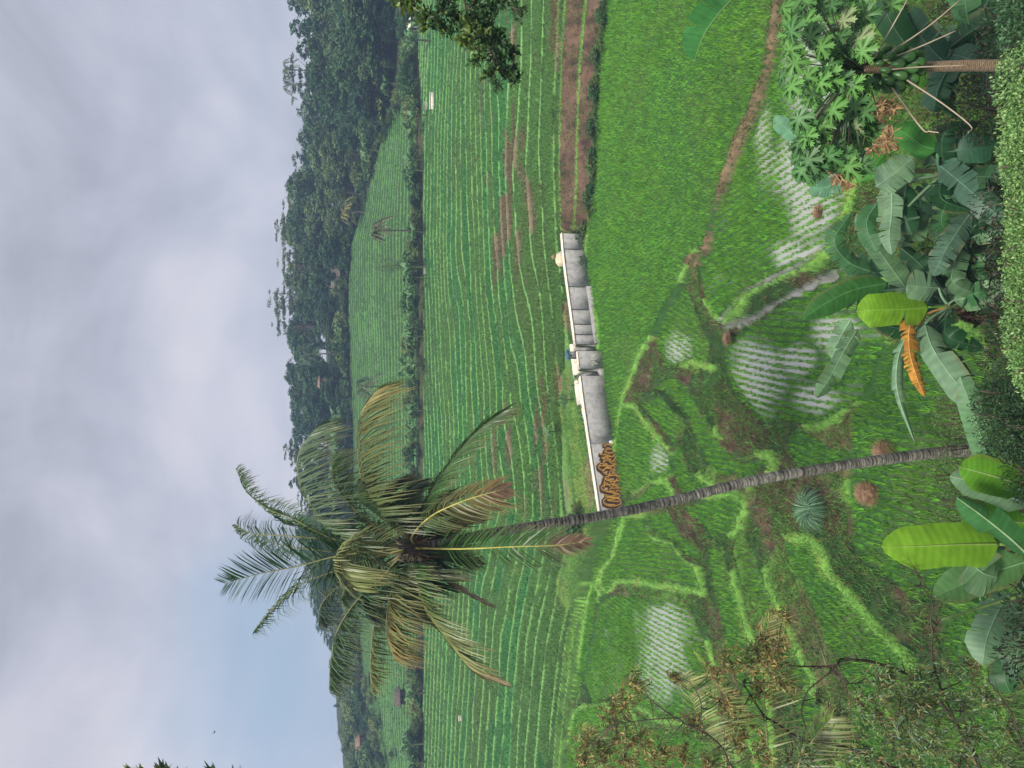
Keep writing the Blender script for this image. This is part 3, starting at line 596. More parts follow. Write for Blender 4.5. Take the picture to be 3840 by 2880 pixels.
def y4_at(Y, y=130):
    p_ = PY(1400, Y, y); return float(np.interp(p_[0] / (y + YA), *YK[4]))
RT_ = random.Random(5)
for row, (dy, frac, step) in enumerate(((4, 0.42, 118), (13, 0.66, 112), (24, 0.88, 105), (36, 1.0, 92))):
    Y = -330 + row * 31
    while Y < 3150:
        y0 = y4_at(Y) + dy + RT_.uniform(-2.5, 2.5); base = PY(1400, Y, y0); zg = gz(base[0], y0)
        Xb = float(proj((base[0], y0, zg))[0][0]); Xs = float(sky_x(Y)) + RT_.uniform(-6, 22)
        Xt = Xb + (Xs - Xb) * (frac + (RT_.uniform(-0.14, 0.1) if row < 3 else 0)); ztop = PY(Xt, Y, y0)[2]; H = max(ztop - zg, 3.0)
        kind = RT_.choices(['broad', 'airy', 'slender'], [0.8, 0.06, 0.14] if row < 3 else [0.72, 0.14, 0.14])[0]
        if row == 3 and (2700 < Y): kind = 'airy'
        vi = RT_.randrange(len(VAR[kind])); sc_ = H / VAR[kind][vi][2]
        wid = min(max(1.15 / sc_ if kind != 'slender' else 1.0, 0.8), 1.7) * RT_.uniform(0.85, 1.15)
        desc = {'broad': 'bushy dark tree', 'airy': 'open airy tree', 'slender': 'slim upright tree'}[kind]
        rn = ['in the front row of the wood', 'in the second row of the wood', 'in the third row of the wood', 'on the skyline'][row]
        key = (kind, row, ylab(Y)); used[key] = used.get(key, 0) + 1
        lab = f"{desc} {rn}, {HORD[min(used[key] - 1, 7)]} {ylab(Y)}"
        lab = lab.replace(' of the wood,', ',') if len(lab.split()) > 16 else lab
        if len(lab.split()) > 16: lab = lab.replace('in the ', '', 1)
        if len(lab.split()) > 16: lab = lab.replace(' from the right', ' from right')
        if len(lab.split()) > 16: lab = lab.replace('open airy', 'airy').replace('slim upright', 'slim').replace('bushy dark', 'dark')
        place_tree(kind, vi, (base[0], y0, zg), sc_, RT_.uniform(0, 6.28), 'forest_tree', lab, 'tree', 'trees of the far wood', wid)
        Y += step * RT_.uniform(0.8, 1.2)
# right-hand wood that comes down to the fields (extra rows nearer)
for row, (dy, Xtop, step) in enumerate(((-1, 1400, 85), (8, 1290, 90), (17, 1200, 90))):
    Y = -320 + 20 * row
    while Y < (430 - row * 20):
        y0 = y4_at(Y) + dy + 2 + RT_.uniform(-1, 1); base = PY(1400, Y, y0); zg = gz(base[0], y0)
        H = PY(Xtop + RT_.uniform(-35, 35), Y, y0)[2] - zg; kind = RT_.choice(['broad', 'broad', 'slender']); vi = RT_.randrange(len(VAR[kind])); sc_ = H / VAR[kind][vi][2]
        desc = {'broad': 'low leafy tree', 'slender': 'thin low tree'}[kind]; key = ('r', kind, row); used[key] = used.get(key, 0) + 1
        lab = f"{desc}, {HORD[min(used[key]-1,7)]} in the {['foremost','middle','rear'][row]} rank on the right-hand wooded slope"
        place_tree(kind, vi, (base[0], y0, zg), sc_, RT_.uniform(0, 6.28), 'forest_tree', lab, 'tree', 'trees on the right-hand wooded slope', min(max(1.0 / sc_, 0.8), 1.5))
        Y += step * RT_.uniform(0.8, 1.2)
# tall open-crowned trees standing above the wood
for (Y, Xt, yy, k, vi, wd, lab) in ((1120, 985, 168, 'airy', 0, 0.9, 'tallest open-crowned tree rising above the middle of the wood'), (880, 1015, 165, 'airy', 1, 1.1, 'tall lacy tree on the skyline above the dead-fronded palm'), (1230, 1020, 170, 'airy', 2, 0.6, 'tall narrow lacy tree left of the tallest tree'), (1010, 1040, 160, 'airy', 2, 1.2, 'wide lacy crown directly right of the tallest tree'), (1690, 1050, 165, 'airy', 1, 1.0, 'lacy skyline tree above the far banana grove'), (1800, 1068, 168, 'slender', 1, 1.0, 'dark rounded treetop just right of the high palm fronds')):
    b_ = PY(1300, Y, yy); zg = gz(b_[0], yy); H = PY(Xt, Y, yy)[2] - zg; sc_ = H / VAR[k][vi][2]
    place_tree(k, vi, (b_[0], yy, zg), sc_, vi + 1.0, 'tall_tree', lab, 'tree', None, wd)
# scrub at the foot of the wood and along the dividing band
bi = 0
BL = {}
def bush_at(X, Y, yy, s, where, group):
    global bi
    b_ = PY(X, Y, yy); zg = gz(b_[0], yy); k = where; BL[k] = BL.get(k, 0) + 1; vi = RT_.randrange(3)
    place_tree('bush', vi, (b_[0], yy, zg), s, RT_.uniform(0, 6.28), 'shrub', f"green shrub {where}, number {BL[k]} counting from the right", 'shrub', group, RT_.uniform(0.9, 1.4))
for Y in np.arange(20, 2900, 50):
    Y = Y + RT_.uniform(-18, 18); y_ = 0.5 * (float(np.interp(PY(1580, Y, 92)[0] / (92 + YA), *YK[2])) + float(np.interp(PY(1580, Y, 92)[0] / (92 + YA), *YK[3])))
    bush_at(1580, Y, y_ + RT_.uniform(-0.6, 0.8), RT_.uniform(0.55, 1.1) if Y > 420 else RT_.uniform(0.8, 1.4), 'on the bank dividing the far fields', 'shrubs along the dividing bank')
for Y in np.arange(280, 560, 40): bush_at(1500, Y, y4_at(Y) - 9 + (Y - 280) * 0.02, RT_.uniform(0.6, 1.1), 'at the right end of the upper field', 'shrubs at the field corner')
for Y in np.arange(620, 2900, 75): bush_at(1330, Y, y4_at(Y) + 1, RT_.uniform(0.8, 1.6), 'at the foot of the far wood', 'shrubs at the foot of the wood')
for Y in np.arange(-300, 3100, 42): bush_at(1330, Y + 20, y4_at(Y) + RT_.choice([5, 8, 16, 26]) + RT_.uniform(-1, 1), RT_.uniform(1.3, 2.2), 'in the undergrowth inside the wood', 'undergrowth of the wood')
for Y, dd in ((2560, 6), (2620, 9), (2680, 5), (2720, 11), (2790, 7), (2840, 13), (2860, 4), (2590, 2), (2770, 2)): bush_at(1380, Y, y4_at(Y) - dd, RT_.uniform(0.5, 1.0), 'on the scrubby left shoulder', 'shrubs on the left shoulder')

# ------------------------------------------------------------------ palms
def frond_mesh(mb, lb, pts, L, n=46, w0=0.035, c0=(0.05, 0.11, 0.025), c1=None, up=None, droop=0.35, start=0.16, R=rng, tipdry=0.0, rach=(0.16, 0.17, 0.05), splay=0.55, asym=(1, 1), r0=0.028, full=0.9):
    """mb gets the rachis, lb the leaflets"""
    S = 40; C_ = catmull(pts, S); mb.tube(C_, np.linspace(r0, r0 * 0.14, S), np.array(rach), 5)
    c0 = np.array(c0); c1 = c0 if c1 is None else np.array(c1)
    T = np.gradient(C_, axis=0); T /= np.linalg.norm(T, axis=1)[:, None]
    upv = np.array([0, 0, 1.]) if up is None else unit(up)
    Vs, Qs, Cs = [], [], []; nv = 0
    ts = np.linspace(start, 0.995, n)
    for t_ in ts:
        i = min(int(t_ * (S - 1)), S - 2); f = t_ * (S - 1) - i; P = C_[i] * (1 - f) + C_[i + 1] * f; Tt = unit(T[i] * (1 - f) + T[i + 1] * f)
        Sd = np.cross(Tt, upv); Sd = unit(Sd) if np.linalg.norm(Sd) > 0.05 else np.array([1., 0, 0]); Un = np.cross(Sd, Tt)
        u_ = (t_ - start) / (1 - start); ln = L * (0.35 + 0.65 * math.sin(math.pi * min(u_ * 0.75 + 0.22, 1)) ** 0.8) * (1 if u_ < 0.9 else 0.75) * (0.62 if tipdry and u_ > 1 - tipdry * 0.8 else 1)
        for sg, am in ((1, asym[0]), (-1, asym[1])):
            if R.uniform() > full: continue
            l = ln * am * R.uniform(0.85, 1.1); fwd_ = splay + 0.75 * u_ + R.normal(0, 0.07)
            d = unit(Sd * sg + Tt * fwd_ + Un * (0.28 + R.normal(0, 0.1)))
            q = []
            for k, s_ in enumerate((0, 0.35, 0.7, 1.0)):
                pt = P + d * l * s_; pt = pt + np.array([0, 0, -1]) * droop * l * s_ ** 2 * (1.0 + R.normal(0, 0.12)); q.append(pt)
            q = np.array(q); wd = np.cross(d, np.array([R.normal(0, .3), R.normal(0, .3), 1.0])); wd = unit(wd) if np.linalg.norm(wd) > 0.05 else Tt
            ws = np.array([0.5, 1.0, 0.75, 0.12]) * w0 * 0.5
            V = np.vstack([q - wd * ws[:, None], q + wd * ws[:, None]])
            dry = np.clip((u_ - (1 - tipdry)) / 0.12, 0, 1) if tipdry else 0
            cc = lerp(lerp(c0, c1, min(u_ * 1.1, 1)), np.array([0.19, 0.125, 0.075]), dry) * R.uniform(0.7, 1.3)
            Ck = np.tile(cc, (8, 1)); Ck[[3, 7]] = lerp(cc, np.array([0.28, 0.2, 0.07]), 0.4)
            Vs.append(V); Qs.append(np.array([[0, 1, 5, 4], [1, 2, 6, 5], [2, 3, 7, 6]]) + nv); Cs.append(Ck); nv += 8
    lb.add(np.vstack(Vs), np.vstack(Qs), None, np.vstack(Cs))

def small_palm(name, X, Y, yy, Xtop, crown_r, label, cat='palm tree', col=(0.05, 0.1, 0.035), nf=13, trunk_r=0.11, group=None, droopy=0.5, base=None, seed=1):
    R = np.random.default_rng(seed); b_ = PY(X, Y, yy) if base is None else base; zg = gz(b_[0], b_[1]) ; top = PY(Xtop, Y, yy)[2]
    e = empty(name, (b_[0], b_[1], zg - 0.2), label, cat, group)
    mb = MB(); H = top - zg
    pts = catmull([(b_[0], b_[1], zg - 0.3), (b_[0] + 0.15, b_[1], zg + H * 0.5), (b_[0], b_[1], top)], 16)
    mb.tube(pts, np.linspace(trunk_r * 1.4, trunk_r, 16), (0.15, 0.13, 0.11), 8); mb.part('trunk', M_bark, e, True)
    for i in range(nf):
        a = i * 2.4 + R.uniform(-.2, .2); el = R.uniform(-0.5, 1.1) if i % 3 else R.uniform(0.8, 1.3); L = crown_r * R.uniform(0.85, 1.1)
        d = np.array([math.cos(a) * math.cos(el), math.sin(a) * math.cos(el), math.sin(el)]); h_ = np.array([math.cos(a), math.sin(a), 0])
        p0 = pts[-1]; p1 = p0 + d * L * 0.45; p2 = p1 + (d * 0.6 + h_ * 0.4) * L * 0.3 - np.array([0, 0, L * 0.12 * droopy * 2]); p3 = p2 + h_ * L * 0.2 - np.array([0, 0, L * 0.3 * droopy * 2])
        mm, lb = MB(), MB(); c = np.array(col) * R.uniform(0.8, 1.3)
        frond_mesh(mm, lb, [p0, p1, p2, p3], crown_r * 0.28, 26, 0.07, c, start=0.12, R=R, r0=0.035)
        mm.V += lb.V; mm.Q += [q + mm.n for q in lb.Q]; mm.C += lb.C; mm.n += lb.n
        mm.part('frond', M_frond, e)
    return e
small_palm('coconut_palm', 1100, 262, 150, 1088, 2.6, 'right one of the twin coconut palms on the skyline', seed=3, group=None)
small_palm('coconut_palm', 1100, 318, 150, 1090, 2.7, 'left one of the twin coconut palms on the skyline, ragged drooping crown', seed=4)
small_palm('coconut_palm', 1400, 800, 133, 1310, 2.7, 'small palm with golden yellow fronds at the wood edge', col=(0.2, 0.19, 0.06), seed=5)
small_palm('coconut_palm', 1580, 872, 92, 1422, 1.9, 'small palm with limp dry brown fronds by the dividing bank', col=(0.10, 0.085, 0.05), seed=6, droopy=0.9, trunk_r=0.07)
small_palm('coconut_palm', 1580, 1452, 96, 1372, 2.2, 'thin pale-trunked palm beside the high frond tips', col=(0.07, 0.1, 0.05), seed=7, droopy=0.8, trunk_r=0.06)
small_palm('coconut_palm', 1300, 1330, 146, 1165, 3.0, 'pale grey-green palm standing inside the far wood', col=(0.06, 0.12, 0.06), seed=8)

# ------------------------------------------------------------------ banana leaves
def banana_leaf(mb, pts, W, face=None, col=(0.05, 0.14, 0.04), rib=(0.22, 0.33, 0.12), tears=6, fold=0.25, R=rng, petiole=None, ragged=0.15, S=30, prof=None, one_side=False, dead=0.0, ribr=0.014):
    C_ = catmull(pts, S); T = np.gradient(C_, axis=0); T /= np.linalg.norm(T, axis=1)[:, None]
    if face is None: face = -unit(C_[S // 2])
    face = unit(face); col = np.array(col)
    if petiole is not None:
        pp = catmull([petiole, (np.array(petiole) + C_[0]) / 2 - T[0] * 0.0 + np.array([0, 0, 0.05]), C_[0]], 8); mb.tube(pp, np.linspace(ribr * 2.6, ribr * 1.5, 8), np.array(rib) * 0.7, 6)
    mb.tube(C_, np.linspace(ribr * 1.4, ribr * 0.3, S), np.array(rib), 5)
    tt = np.linspace(0, 1, S); pr = np.clip(np.minimum(1, (tt / 0.10 + 0.02) ** 0.6) * np.minimum(1, ((1 - tt) / 0.30) ** 0.62), 0.0, 1) if prof is None else prof(tt)
    for sg in ((1,) if one_side else (1, -1)):
        cuts = [0] + sorted(R.choice(np.arange(3, S - 3), min(tears, S - 7), False).tolist()) + [S - 1] if tears else [0, S - 1]
        wv = 1 + 0.05 * np.sin(tt * R.uniform(6, 14) + R.uniform(0, 6)) + R.normal(0, 0.012, S)
        for a, b in zip(cuts, cuts[1:]):
            if b - a < 1: continue
            idx = np.arange(a, b + 1); k = len(idx); fo = fold + R.normal(0, ragged) * (1 if tears else 0.25); rows = []
            shade = R.uniform(0.9, 1.12)
            for j, u_ in enumerate((0.0, 0.33, 0.68, 1.0)):
                ii = idx.astype(float)
                if tears and j: ii = np.clip(ii, a + 0.12 * u_ * (a > 0) + 0.0, b - R.uniform(0.1, 0.75) * u_ * (b < S - 1))
                P = np.stack([np.interp(ii, np.arange(S), C_[:, q]) for q in range(3)], 1); Tq = np.stack([np.interp(ii, np.arange(S), T[:, q]) for q in range(3)], 1)
                Sd = np.cross(Tq, face); Sd /= np.linalg.norm(Sd, axis=1)[:, None] + 1e-9; Nn = np.cross(Sd, Tq)
                wq = W * np.interp(ii, np.arange(S), pr * wv); ang = fo * (0.5 + u_)
                P = P + sg * Sd * (wq * u_ * math.cos(ang))[:, None] - Nn * (wq * u_ * math.sin(ang) * np.sign(np.sum(Nn * face[None], 1)))[:, None] + Tq * (wq * u_ * 0.22)[:, None]
                if j == 3: P = P + face * R.normal(0, 0.006, (k, 1))
                rows.append(P)
            V = np.vstack(rows); Q = []
            for j in range(3):
                for q in range(k - 1): Q.append([j * k + q, j * k + q + 1, (j + 1) * k + q + 1, (j + 1) * k + q])
            vein = 1 + 0.10 * (np.arange(a, b + 1) % 2 * 2 - 1) + R.normal(0, 0.03, k)
            cc = np.concatenate([col[None] * shade * vein[:, None] * f_ for f_ in (1.08, 1.0, 1.0, 1.03)])
            if dead: cc = cc * R.uniform(1 - dead, 1 + dead, (len(cc), 1))
            elif R.uniform() < 0.25: cc[-k:] = lerp(cc[-k:], np.array([0.22, 0.16, 0.06]), 0.5)
            mb.add(V, Q, None, np.clip(cc, 0.003, 1))
M_ban = leaf_mat('banana_leaf', 0.3, 0.45, var=0.2, spec=0.32)
M_pseudo = rough_mat('banana_stem', (0.05, 0.045, 0.02), (0.10, 0.12, 0.04), 7, 0.7, 0.4, c3=(0.16, 0.10, 0.05))

def small_banana_mesh(seed, h=2.2, n=8):
    R = np.random.default_rng(seed); mb = MB(); mb.tube(catmull([(0, 0, -.3), (0.03, 0, h * .3), (0, 0, h * 0.55)], 6), [.11, .09, .08, .07, .06, .05], (0.12, 0.15, 0.06), 7)
    for i in range(n):
        a = i * 2.4 + R.uniform(-.3, .3); el = R.uniform(0.5, 1.35); L = h * R.uniform(0.55, 0.8); hh = np.array([math.cos(a), math.sin(a), 0]); p0 = np.array([0, 0, h * 0.52])
        d = hh * math.cos(el) + np.array([0, 0, math.sin(el)]); p1 = p0 + d * L * 0.45; p2 = p1 + (d * .5 + hh * .5) * L * .35; p3 = p2 + hh * L * .25 - np.array([0, 0, L * R.uniform(.1, .4)])
        banana_leaf(mb, [p0 + d * .15, p1, p2, p3], L * 0.13, face=np.cross(np.cross(d, [0, 0, 1.]), d) + np.array([0, -.3, .3]), col=np.array([0.08, 0.19, 0.06]) * R.uniform(.7, 1.4), tears=3, S=14, R=R, ribr=.02)
    return mb.mesh('banana_plant', M_ban)
BM = [small_banana_mesh(40 + i) for i in range(4)]
def far_banana(X, Y, yy, s, label, group):
    b_ = PY(X, Y, yy); o_ = bpy.data.objects.new('banana_plant', BM[RT_.randrange(4)]); COL.objects.link(o_); o_.location = (b_[0], b_[1], gz(b_[0], b_[1])); o_.scale = (s, s, s); o_.rotation_euler = (0, 0, RT_.uniform(0, 6.28)); tag(o_, label, 'banana plant', group)
nb_ = 0
for Y, s in ((90, .9), (150, 1.2), (430, .9), (480, 1.0), (600, .9), (640, .8), (870, .8), (1000, 1.1), (1040, 1.0), (1105, .9), (1160, .85), (1235, 1.0), (1262, .9), (1370, 1.1), (1395, .9), (1540, .8), (1610, .8), (2600, .9), (2790, 1.1), (2860, .9)):
    nb_ += 1; far_banana(1580, Y, 92 + RT_.uniform(-.8, .8), s * 1.35, f"banana plant on the dividing bank, number {nb_} from the right", 'banana plants on the dividing bank')
nb_ = 0
for Y in np.arange(1560, 1880, 26):
    for q in range(2):
        nb_ += 1; far_banana(1330, Y + RT_.uniform(-8, 8), 143 + q * 5, RT_.uniform(1.5, 2.4), f"banana plant in the far grove, number {nb_} from the right", 'banana grove beside the tall palm crown')
for i, (Y, s) in enumerate(((1225, 1.4), (1250, 1.3), (560, 1.5), (300, 1.2), (2560, 1.4))): far_banana(1330, Y, y4_at(Y) + 0.5, s, f"pale banana plant at the wood edge, number {i+1}", 'banana plants at the wood edge')

# ================================================================== STRUCTURES
M_conc = rough_mat('weathered_concrete', (0.21, 0.2, 0.19), (0.36, 0.35, 0.335), 3.5, 0.9, 0.25, 9, c3=(0.22, 0.18, 0.14))
M_cream = rough_mat('pale_cap', (0.55, 0.48, 0.36), (0.80, 0.74, 0.60), 5, 0.9, 0.3)
M_blue = rough_mat('blue_paint', (0.04, 0.12, 0.22), (0.08, 0.2, 0.33), 12, 0.5, 0.1)
M_darkm = rough_mat('dark_steel', (0.02, 0.02, 0.022), (0.06, 0.055, 0.05), 9, 0.5, 0.1)
wl = empty('retaining_wall', list(G(2163, 1312, ZT)), 'long weathered grey concrete channel wall with pale cap and graffiti', 'wall')
WL = [G(X, Y, ZT) for Y, X in wallpx]
def wpoint(Y, z=ZT):    # point of the wall's top front edge at photo row Y, lowered to z
    Xs = np.interp(Y, [a for a, b in wallpx], [b for a, b in wallpx]); q = G(Xs, Y, ZT); return np.array([q[0], q[1], z])
def wseg(mb, Ya, Yb, z0, z1, off0, off1, C):
    """a run of wall between rows Ya..Yb, heights z0..z1, offset off0..off1 behind the front face"""
    n = max(2, int(abs(Yb - Ya) / 60) + 2); ys_ = np.linspace(Ya, Yb, n); V = []
    for y_ in ys_:
        d = unit(wpoint(y_ + 40) - wpoint(y_ - 40)); nn = np.array([-d[1], d[0], 0]); nn = nn if nn[1] > 0 else -nn; P = wpoint(y_)
        V += [[P[0] + nn[0] * o_, P[1] + nn[1] * o_, z] for o_ in (off0, off1) for z in (z0, z1)]
    Q = [[0, 1, 3, 2], [4 * n - 4, 4 * n - 2, 4 * n - 1, 4 * n - 3]]
    for i in range(n - 1): Q += [[4 * i + a, 4 * i + b, 4 * i + 4 + b, 4 * i + 4 + a] for a, b in ((0, 1), (1, 3), (3, 2), (2, 0))]
    mb.add(V, Q, None, C)
def wpart(name, mat, runs, label=None):
    mb = MB()
    for r in runs: wseg(mb, *r)
    o_ = mb.part(name, mat, wl); 
    if label: o_['label'] = label
    return o_
W1 = (1, 1, 1)
# panels separated by thin joints
joints = [873, 934, 1075, 1161, 1216, 1255, 1292]
for a, b in zip(joints, joints[1:]): wpart('wall_panel', M_conc, [(a + 1.5, b - 1.5, ZB if a > 1000 else -15.6, ZT, 0.0, 0.28, W1)])
wpart('wall_panel', M_conc, [(1319, 1385, ZB, ZT - 0.02, -0.12, 0.28, W1)], 'forward-standing grey block with scribbled marks')
wpart('wall_panel', M_conc, [(1412, 1668, ZB, ZT - 0.02, -0.10, 0.28, W1)])
wpart('wall_panel', M_conc, [(1668.5, 1925, ZB, ZT - 0.02, -0.10, 0.28, W1)], 'stretch of wall covered with brown and yellow graffiti')
wpart('recess', M_conc, [(1292, 1319, ZB, ZT - 0.05, 0.42, 0.6, W1), (1385, 1412, ZB, ZT - 0.1, 0.45, 0.6, W1)])
wpart('recess_sill', M_conc, [(1385, 1412, ZB, ZT - 1.25, -0.06, 0.44, W1)])
wpart('footing', M_conc, [(1075, 1290, ZB, -14.95, -0.13, -0.005, W1)])
wpart('cap', M_cream, [(873, 1292, ZT + 0.002, ZT + 0.07, -0.02, 0.34, W1), (1320, 1384, ZT - 0.018, ZT + 0.05, -0.13, 0.1, W1), (1413, 1925, ZT - 0.018, ZT + 0.06, -0.12, 0.22, W1)])
wpart('inner_wall', M_cream, [(1270, 1500, ZT - 1.2, ZT + 0.12, 0.75, 0.95, W1), (1440, 1560, ZT - 1.2, ZT + 0.0, 0.45, 0.55, W1)], 'pale inner lip of the channel behind the gate')
# sluice gate
sl = empty('sluice_gate', list(wpoint(1318, ZT)), 'small blue sluice gate with black screw rod on the channel wall', 'sluice gate')
def wp3(Y, z, off):
    a, b = wpoint(Y - 8), wpoint(Y + 8); d = unit(b - a); nn = np.array([-d[1], d[0], 0]); nn = nn if nn[1] > 0 else -nn; q = wpoint(Y) + nn * off; q[2] = z; return q
mb = MB()
for Y in (1312, 1337): mb.box(wp3(Y, ZT + 0.15, 0.3), (0.025, 0, 0), (0, .025, 0), (0, 0, 0.34))
mb.part('post', M_darkm, sl)
mb = MB(); a, b = wp3(1304, ZT + 0.5, 0.3), wp3(1345, ZT + 0.5, 0.3); mb.box((a + b) / 2, (b - a) / 2, (0, .05, 0), (0, 0, .06))
for Y in (1312, 1337): mb.box(wp3(Y, ZT + 0.58, 0.3), (0.06, 0, 0), (0, .06, 0), (0, 0, 0.035))
mb.part('crossbeam', M_blue, sl)
mb = MB(); mb.tube([wp3(1324, ZT - .1, .3), wp3(1324, ZT + 1.2, .3)], .016, (1, 1, 1), 7); mb.part('screw_rod', M_darkm, sl)
mb = MB(); th_ = np.linspace(0, 2 * math.pi, 17); c_ = wp3(1324, ZT + .64, .3); mb.tube(np.stack([c_[0] + .13 * np.cos(th_), c_[1] + .13 * np.sin(th_), c_[2] + 0 * th_], 1), .015, (1, 1, 1), 6, False)
for q in range(3): mb.tube([c_, c_ + .13 * np.array([math.cos(q * 2.1), math.sin(q * 2.1), 0])], .01, (1, 1, 1), 5)
mb.part('handwheel', M_blue, sl)
mb = MB(); mb.box(wp3(1324, ZT + .1, .36), (.2, 0, 0), (0, .012, 0), (0, 0, .28)); mb.part('gate_plate', M_conc, sl)
# graffiti: paint laid on the wall face
M_pb = rough_mat('brown_paint', (0.07, 0.028, 0.018), (0.12, 0.045, 0.03), 8, 0.7, 0.05)
M_pk = rough_mat('black_paint', (0.012, 0.01, 0.01), (0.03, 0.025, 0.025), 8, 0.7, 0.05)
M_py = rough_mat('yellow_paint', (0.50, 0.22, 0.03), (0.62, 0.33, 0.05), 8, 0.7, 0.05)
M_po = rough_mat('orange_paint', (0.42, 0.13, 0.02), (0.50, 0.2, 0.03), 8, 0.7, 0.05)
GRR = np.random.default_rng(12)
def wall_uv(Y, v, off=-0.104): # v 0 at foot .. 1 at cap
    return wp3(Y, ZB + 0.30 + v * 1.62, off)
def stroke(mb, path, wd, off):
    P = catmull([(a, b) for a, b in path], 22); 
    for i in range(len(P) - 1):
        a, b = P[i], P[i + 1]; d = np.array([(b[0] - a[0]) * 0.0155, (b[1] - a[1]) * 1.62]); L = np.hypot(*d) + 1e-9; n2_ = np.array([-d[1], d[0]]) / L * wd
        q = [wall_uv(c[0] + s * n2_[0] / 0.0155, np.clip(c[1] + s * n2_[1] / 1.62, .0, .93), off) for c in (a, b) for s in (-1, 1)]
        mb.add(q, [[0, 1, 3, 2]], None, W1)
shapes = []
Yc = 1690
while Yc < 1895:
    v0 = GRR.uniform(0.3, 0.62); r_ = GRR.uniform(10, 17); kindg = GRR.integers(4); vr = GRR.uniform(.18, .34); ph = GRR.uniform(0, 6)
    if kindg == 0: pth = [(Yc + r_ * math.cos(t_), v0 + vr * math.sin(t_)) for t_ in np.linspace(ph, ph + 5.2, 8)]
    elif kindg == 1: pth = [(Yc - r_, v0 + vr), (Yc - r_ * .3, v0 - vr), (Yc + r_ * .4, v0 + vr * .8), (Yc + r_, v0 - vr)]
    elif kindg == 2: pth = [(Yc + r_ * .8, v0 + vr), (Yc - r_ * .8, v0 + vr * .5), (Yc + r_ * .7, v0 - vr * .3), (Yc - r_ * .7, v0 - vr)]
    else: pth = [(Yc - r_ * .6, v0 - vr), (Yc - r_ * .6, v0 + vr), (Yc + r_ * .7, v0 + vr * .5), (Yc - r_ * .2, v0), (Yc + r_ * .8, v0 - vr)]
    shapes.append(pth); Yc += r_ * 0.95
for nm, mat, wd, off, j in (('paint_outline', M_py, .125, -0.1035, 0), ('paint_fill', M_pb, .098, -0.106, 0), ('paint_shadow', M_pk, .02, -0.1085, .05), ('paint_highlight', M_py, .024, -0.111, -.06)):
    mb = MB()
    for i, s_ in enumerate(shapes):
        stroke(mb, [(a + j * 60, b + j * .8) for a, b in s_], wd * (1 if i % 3 else 1.25), off - i * 0.00006)
    mb.part(nm, mat, wl)
mb = MB()
for i in range(5): stroke(mb, [(1330 + i * 9, .3 + .1 * (i % 2)), (1334 + i * 9, .55), (1338 + i * 9, .35 + .12 * (i % 3))], .016, -0.1235 - i * 1e-4)
mb.part('scribbles', M_cream, wl)
# heaps / bags by the wall
def lump(name, c, rx, ry, rz, mat, label, cat, seed=1, amp=.15, group=None, col=(1, 1, 1), n=14, straw=0):
    me_ = bpy.data.meshes.new(name); import bmesh
    bm = bmesh.new(); bmesh.ops.create_icosphere(bm, subdivisions=3, radius=1)
    for v in bm.verts:
        q = v.co; f_ = 1 + amp * (float(vnoise(q.x * 2.3 + seed * 5, q.y * 2.3 + q.z * 3.1, seed)) - .5) * 2
        v.co = Vector((q.x * rx * f_, q.y * ry * f_, max(q.z, -0.3) * rz * f_))
    bm.to_mesh(me_); bm.free(); me_.materials.append(mat)
    for p_ in me_.polygons: p_.use_smooth = True
    o_ = link(name, me_, loc=[float(v) for v in c])
    if straw:
        R_ = np.random.default_rng(seed + 50); d_ = R_.normal(0, 1, (straw, 3)); d_[:, 2] = abs(d_[:, 2]); d_ /= np.linalg.norm(d_, axis=1)[:, None]
        V_, F_, C_ = blades(d_ * np.array([rx, ry, rz]) * R_.uniform(.85, 1.1, (straw, 1)), 4, .09, .02, .06, np.array([.32, .21, .12]), .4, 2.2, R_)
        link('loose_straw', mesh_np('loose_straw', V_, [F_], C_, M_grass), o_)
    return tag(o_, label, cat, group)
M_straw = rough_mat('straw', (0.16, 0.10, 0.055), (0.30, 0.2, 0.12), 14, 0.95, 0.9)
M_pale = rough_mat('pale_straw', (0.42, 0.34, 0.2), (0.62, 0.53, 0.36), 7, 0.95, 0.5)
q = wp3(952, ZT - .05, .75); lump('straw_heap', q, .55, .4, .42, M_pale, 'pale dome-shaped heap behind the right end of the wall', 'heap', 3, .12)
q = wp3(945, ZT + .5, .75); lump('clay_lump', q, .16, .14, .14, M_straw, 'small orange-brown lump on top of the pale heap', 'clay lump', 4)
M_white = rough_mat('white_plastic', (0.6, 0.6, 0.58), (0.8, 0.8, 0.78), 6, 0.6, 0.3)
q = G(2298, 1657, -15.2); lump('white_bag', q, .1, .12, .2, M_white, 'small white bag at the foot of the wall beside the graffiti', 'bag', 6, .3)
M_tarp = rough_mat('green_tarp', (0.02, 0.05, 0.04), (0.06, 0.12, 0.10), 9, 0.5, 0.5)
q = G(2190, 1008, -15.1); lump('tarp_bundle', (q[0], q[1], -15.1), .45, .3, .42, M_tarp, 'dark green tarpaulin bundle at the foot of the wall', 'bundle', 8, .35)
for X, Y, rx, ry, lab in ((3258, 1852, .27, .42, 'pale straw heap lying in the lowest rice paddy'), (3322, 1690, .16, .32, 'narrow straw heap half hidden behind the tall palm trunk')):
    q = G(X, Y, -16.55); lump('straw_heap', (q[0], q[1], -16.6), rx, ry, .28, M_straw, lab, 'straw heap', int(X) % 7, .35, 'straw heaps in the lowest paddy', straw=900)
for i, (X, Y, zz_, s) in enumerate(((2735, 1430 - 160, -16.0, .2), (2605, 968, -15.4, .14), (3185, 1105, -16.0, .2), (3075, 795, -15.6, .13))):
    q = G(X, Y, zz_); lump('straw_heap', (q[0], q[1], zz_ + .02), s, s * .8, s * .6, M_straw, ['dry straw clump where the channels fork', 'straw clump at the meeting of two bunds', 'brown straw clump beside the water channel', 'little brown clod in the flooded paddy'][i], 'straw clump', i + 2, .4, straw=260)
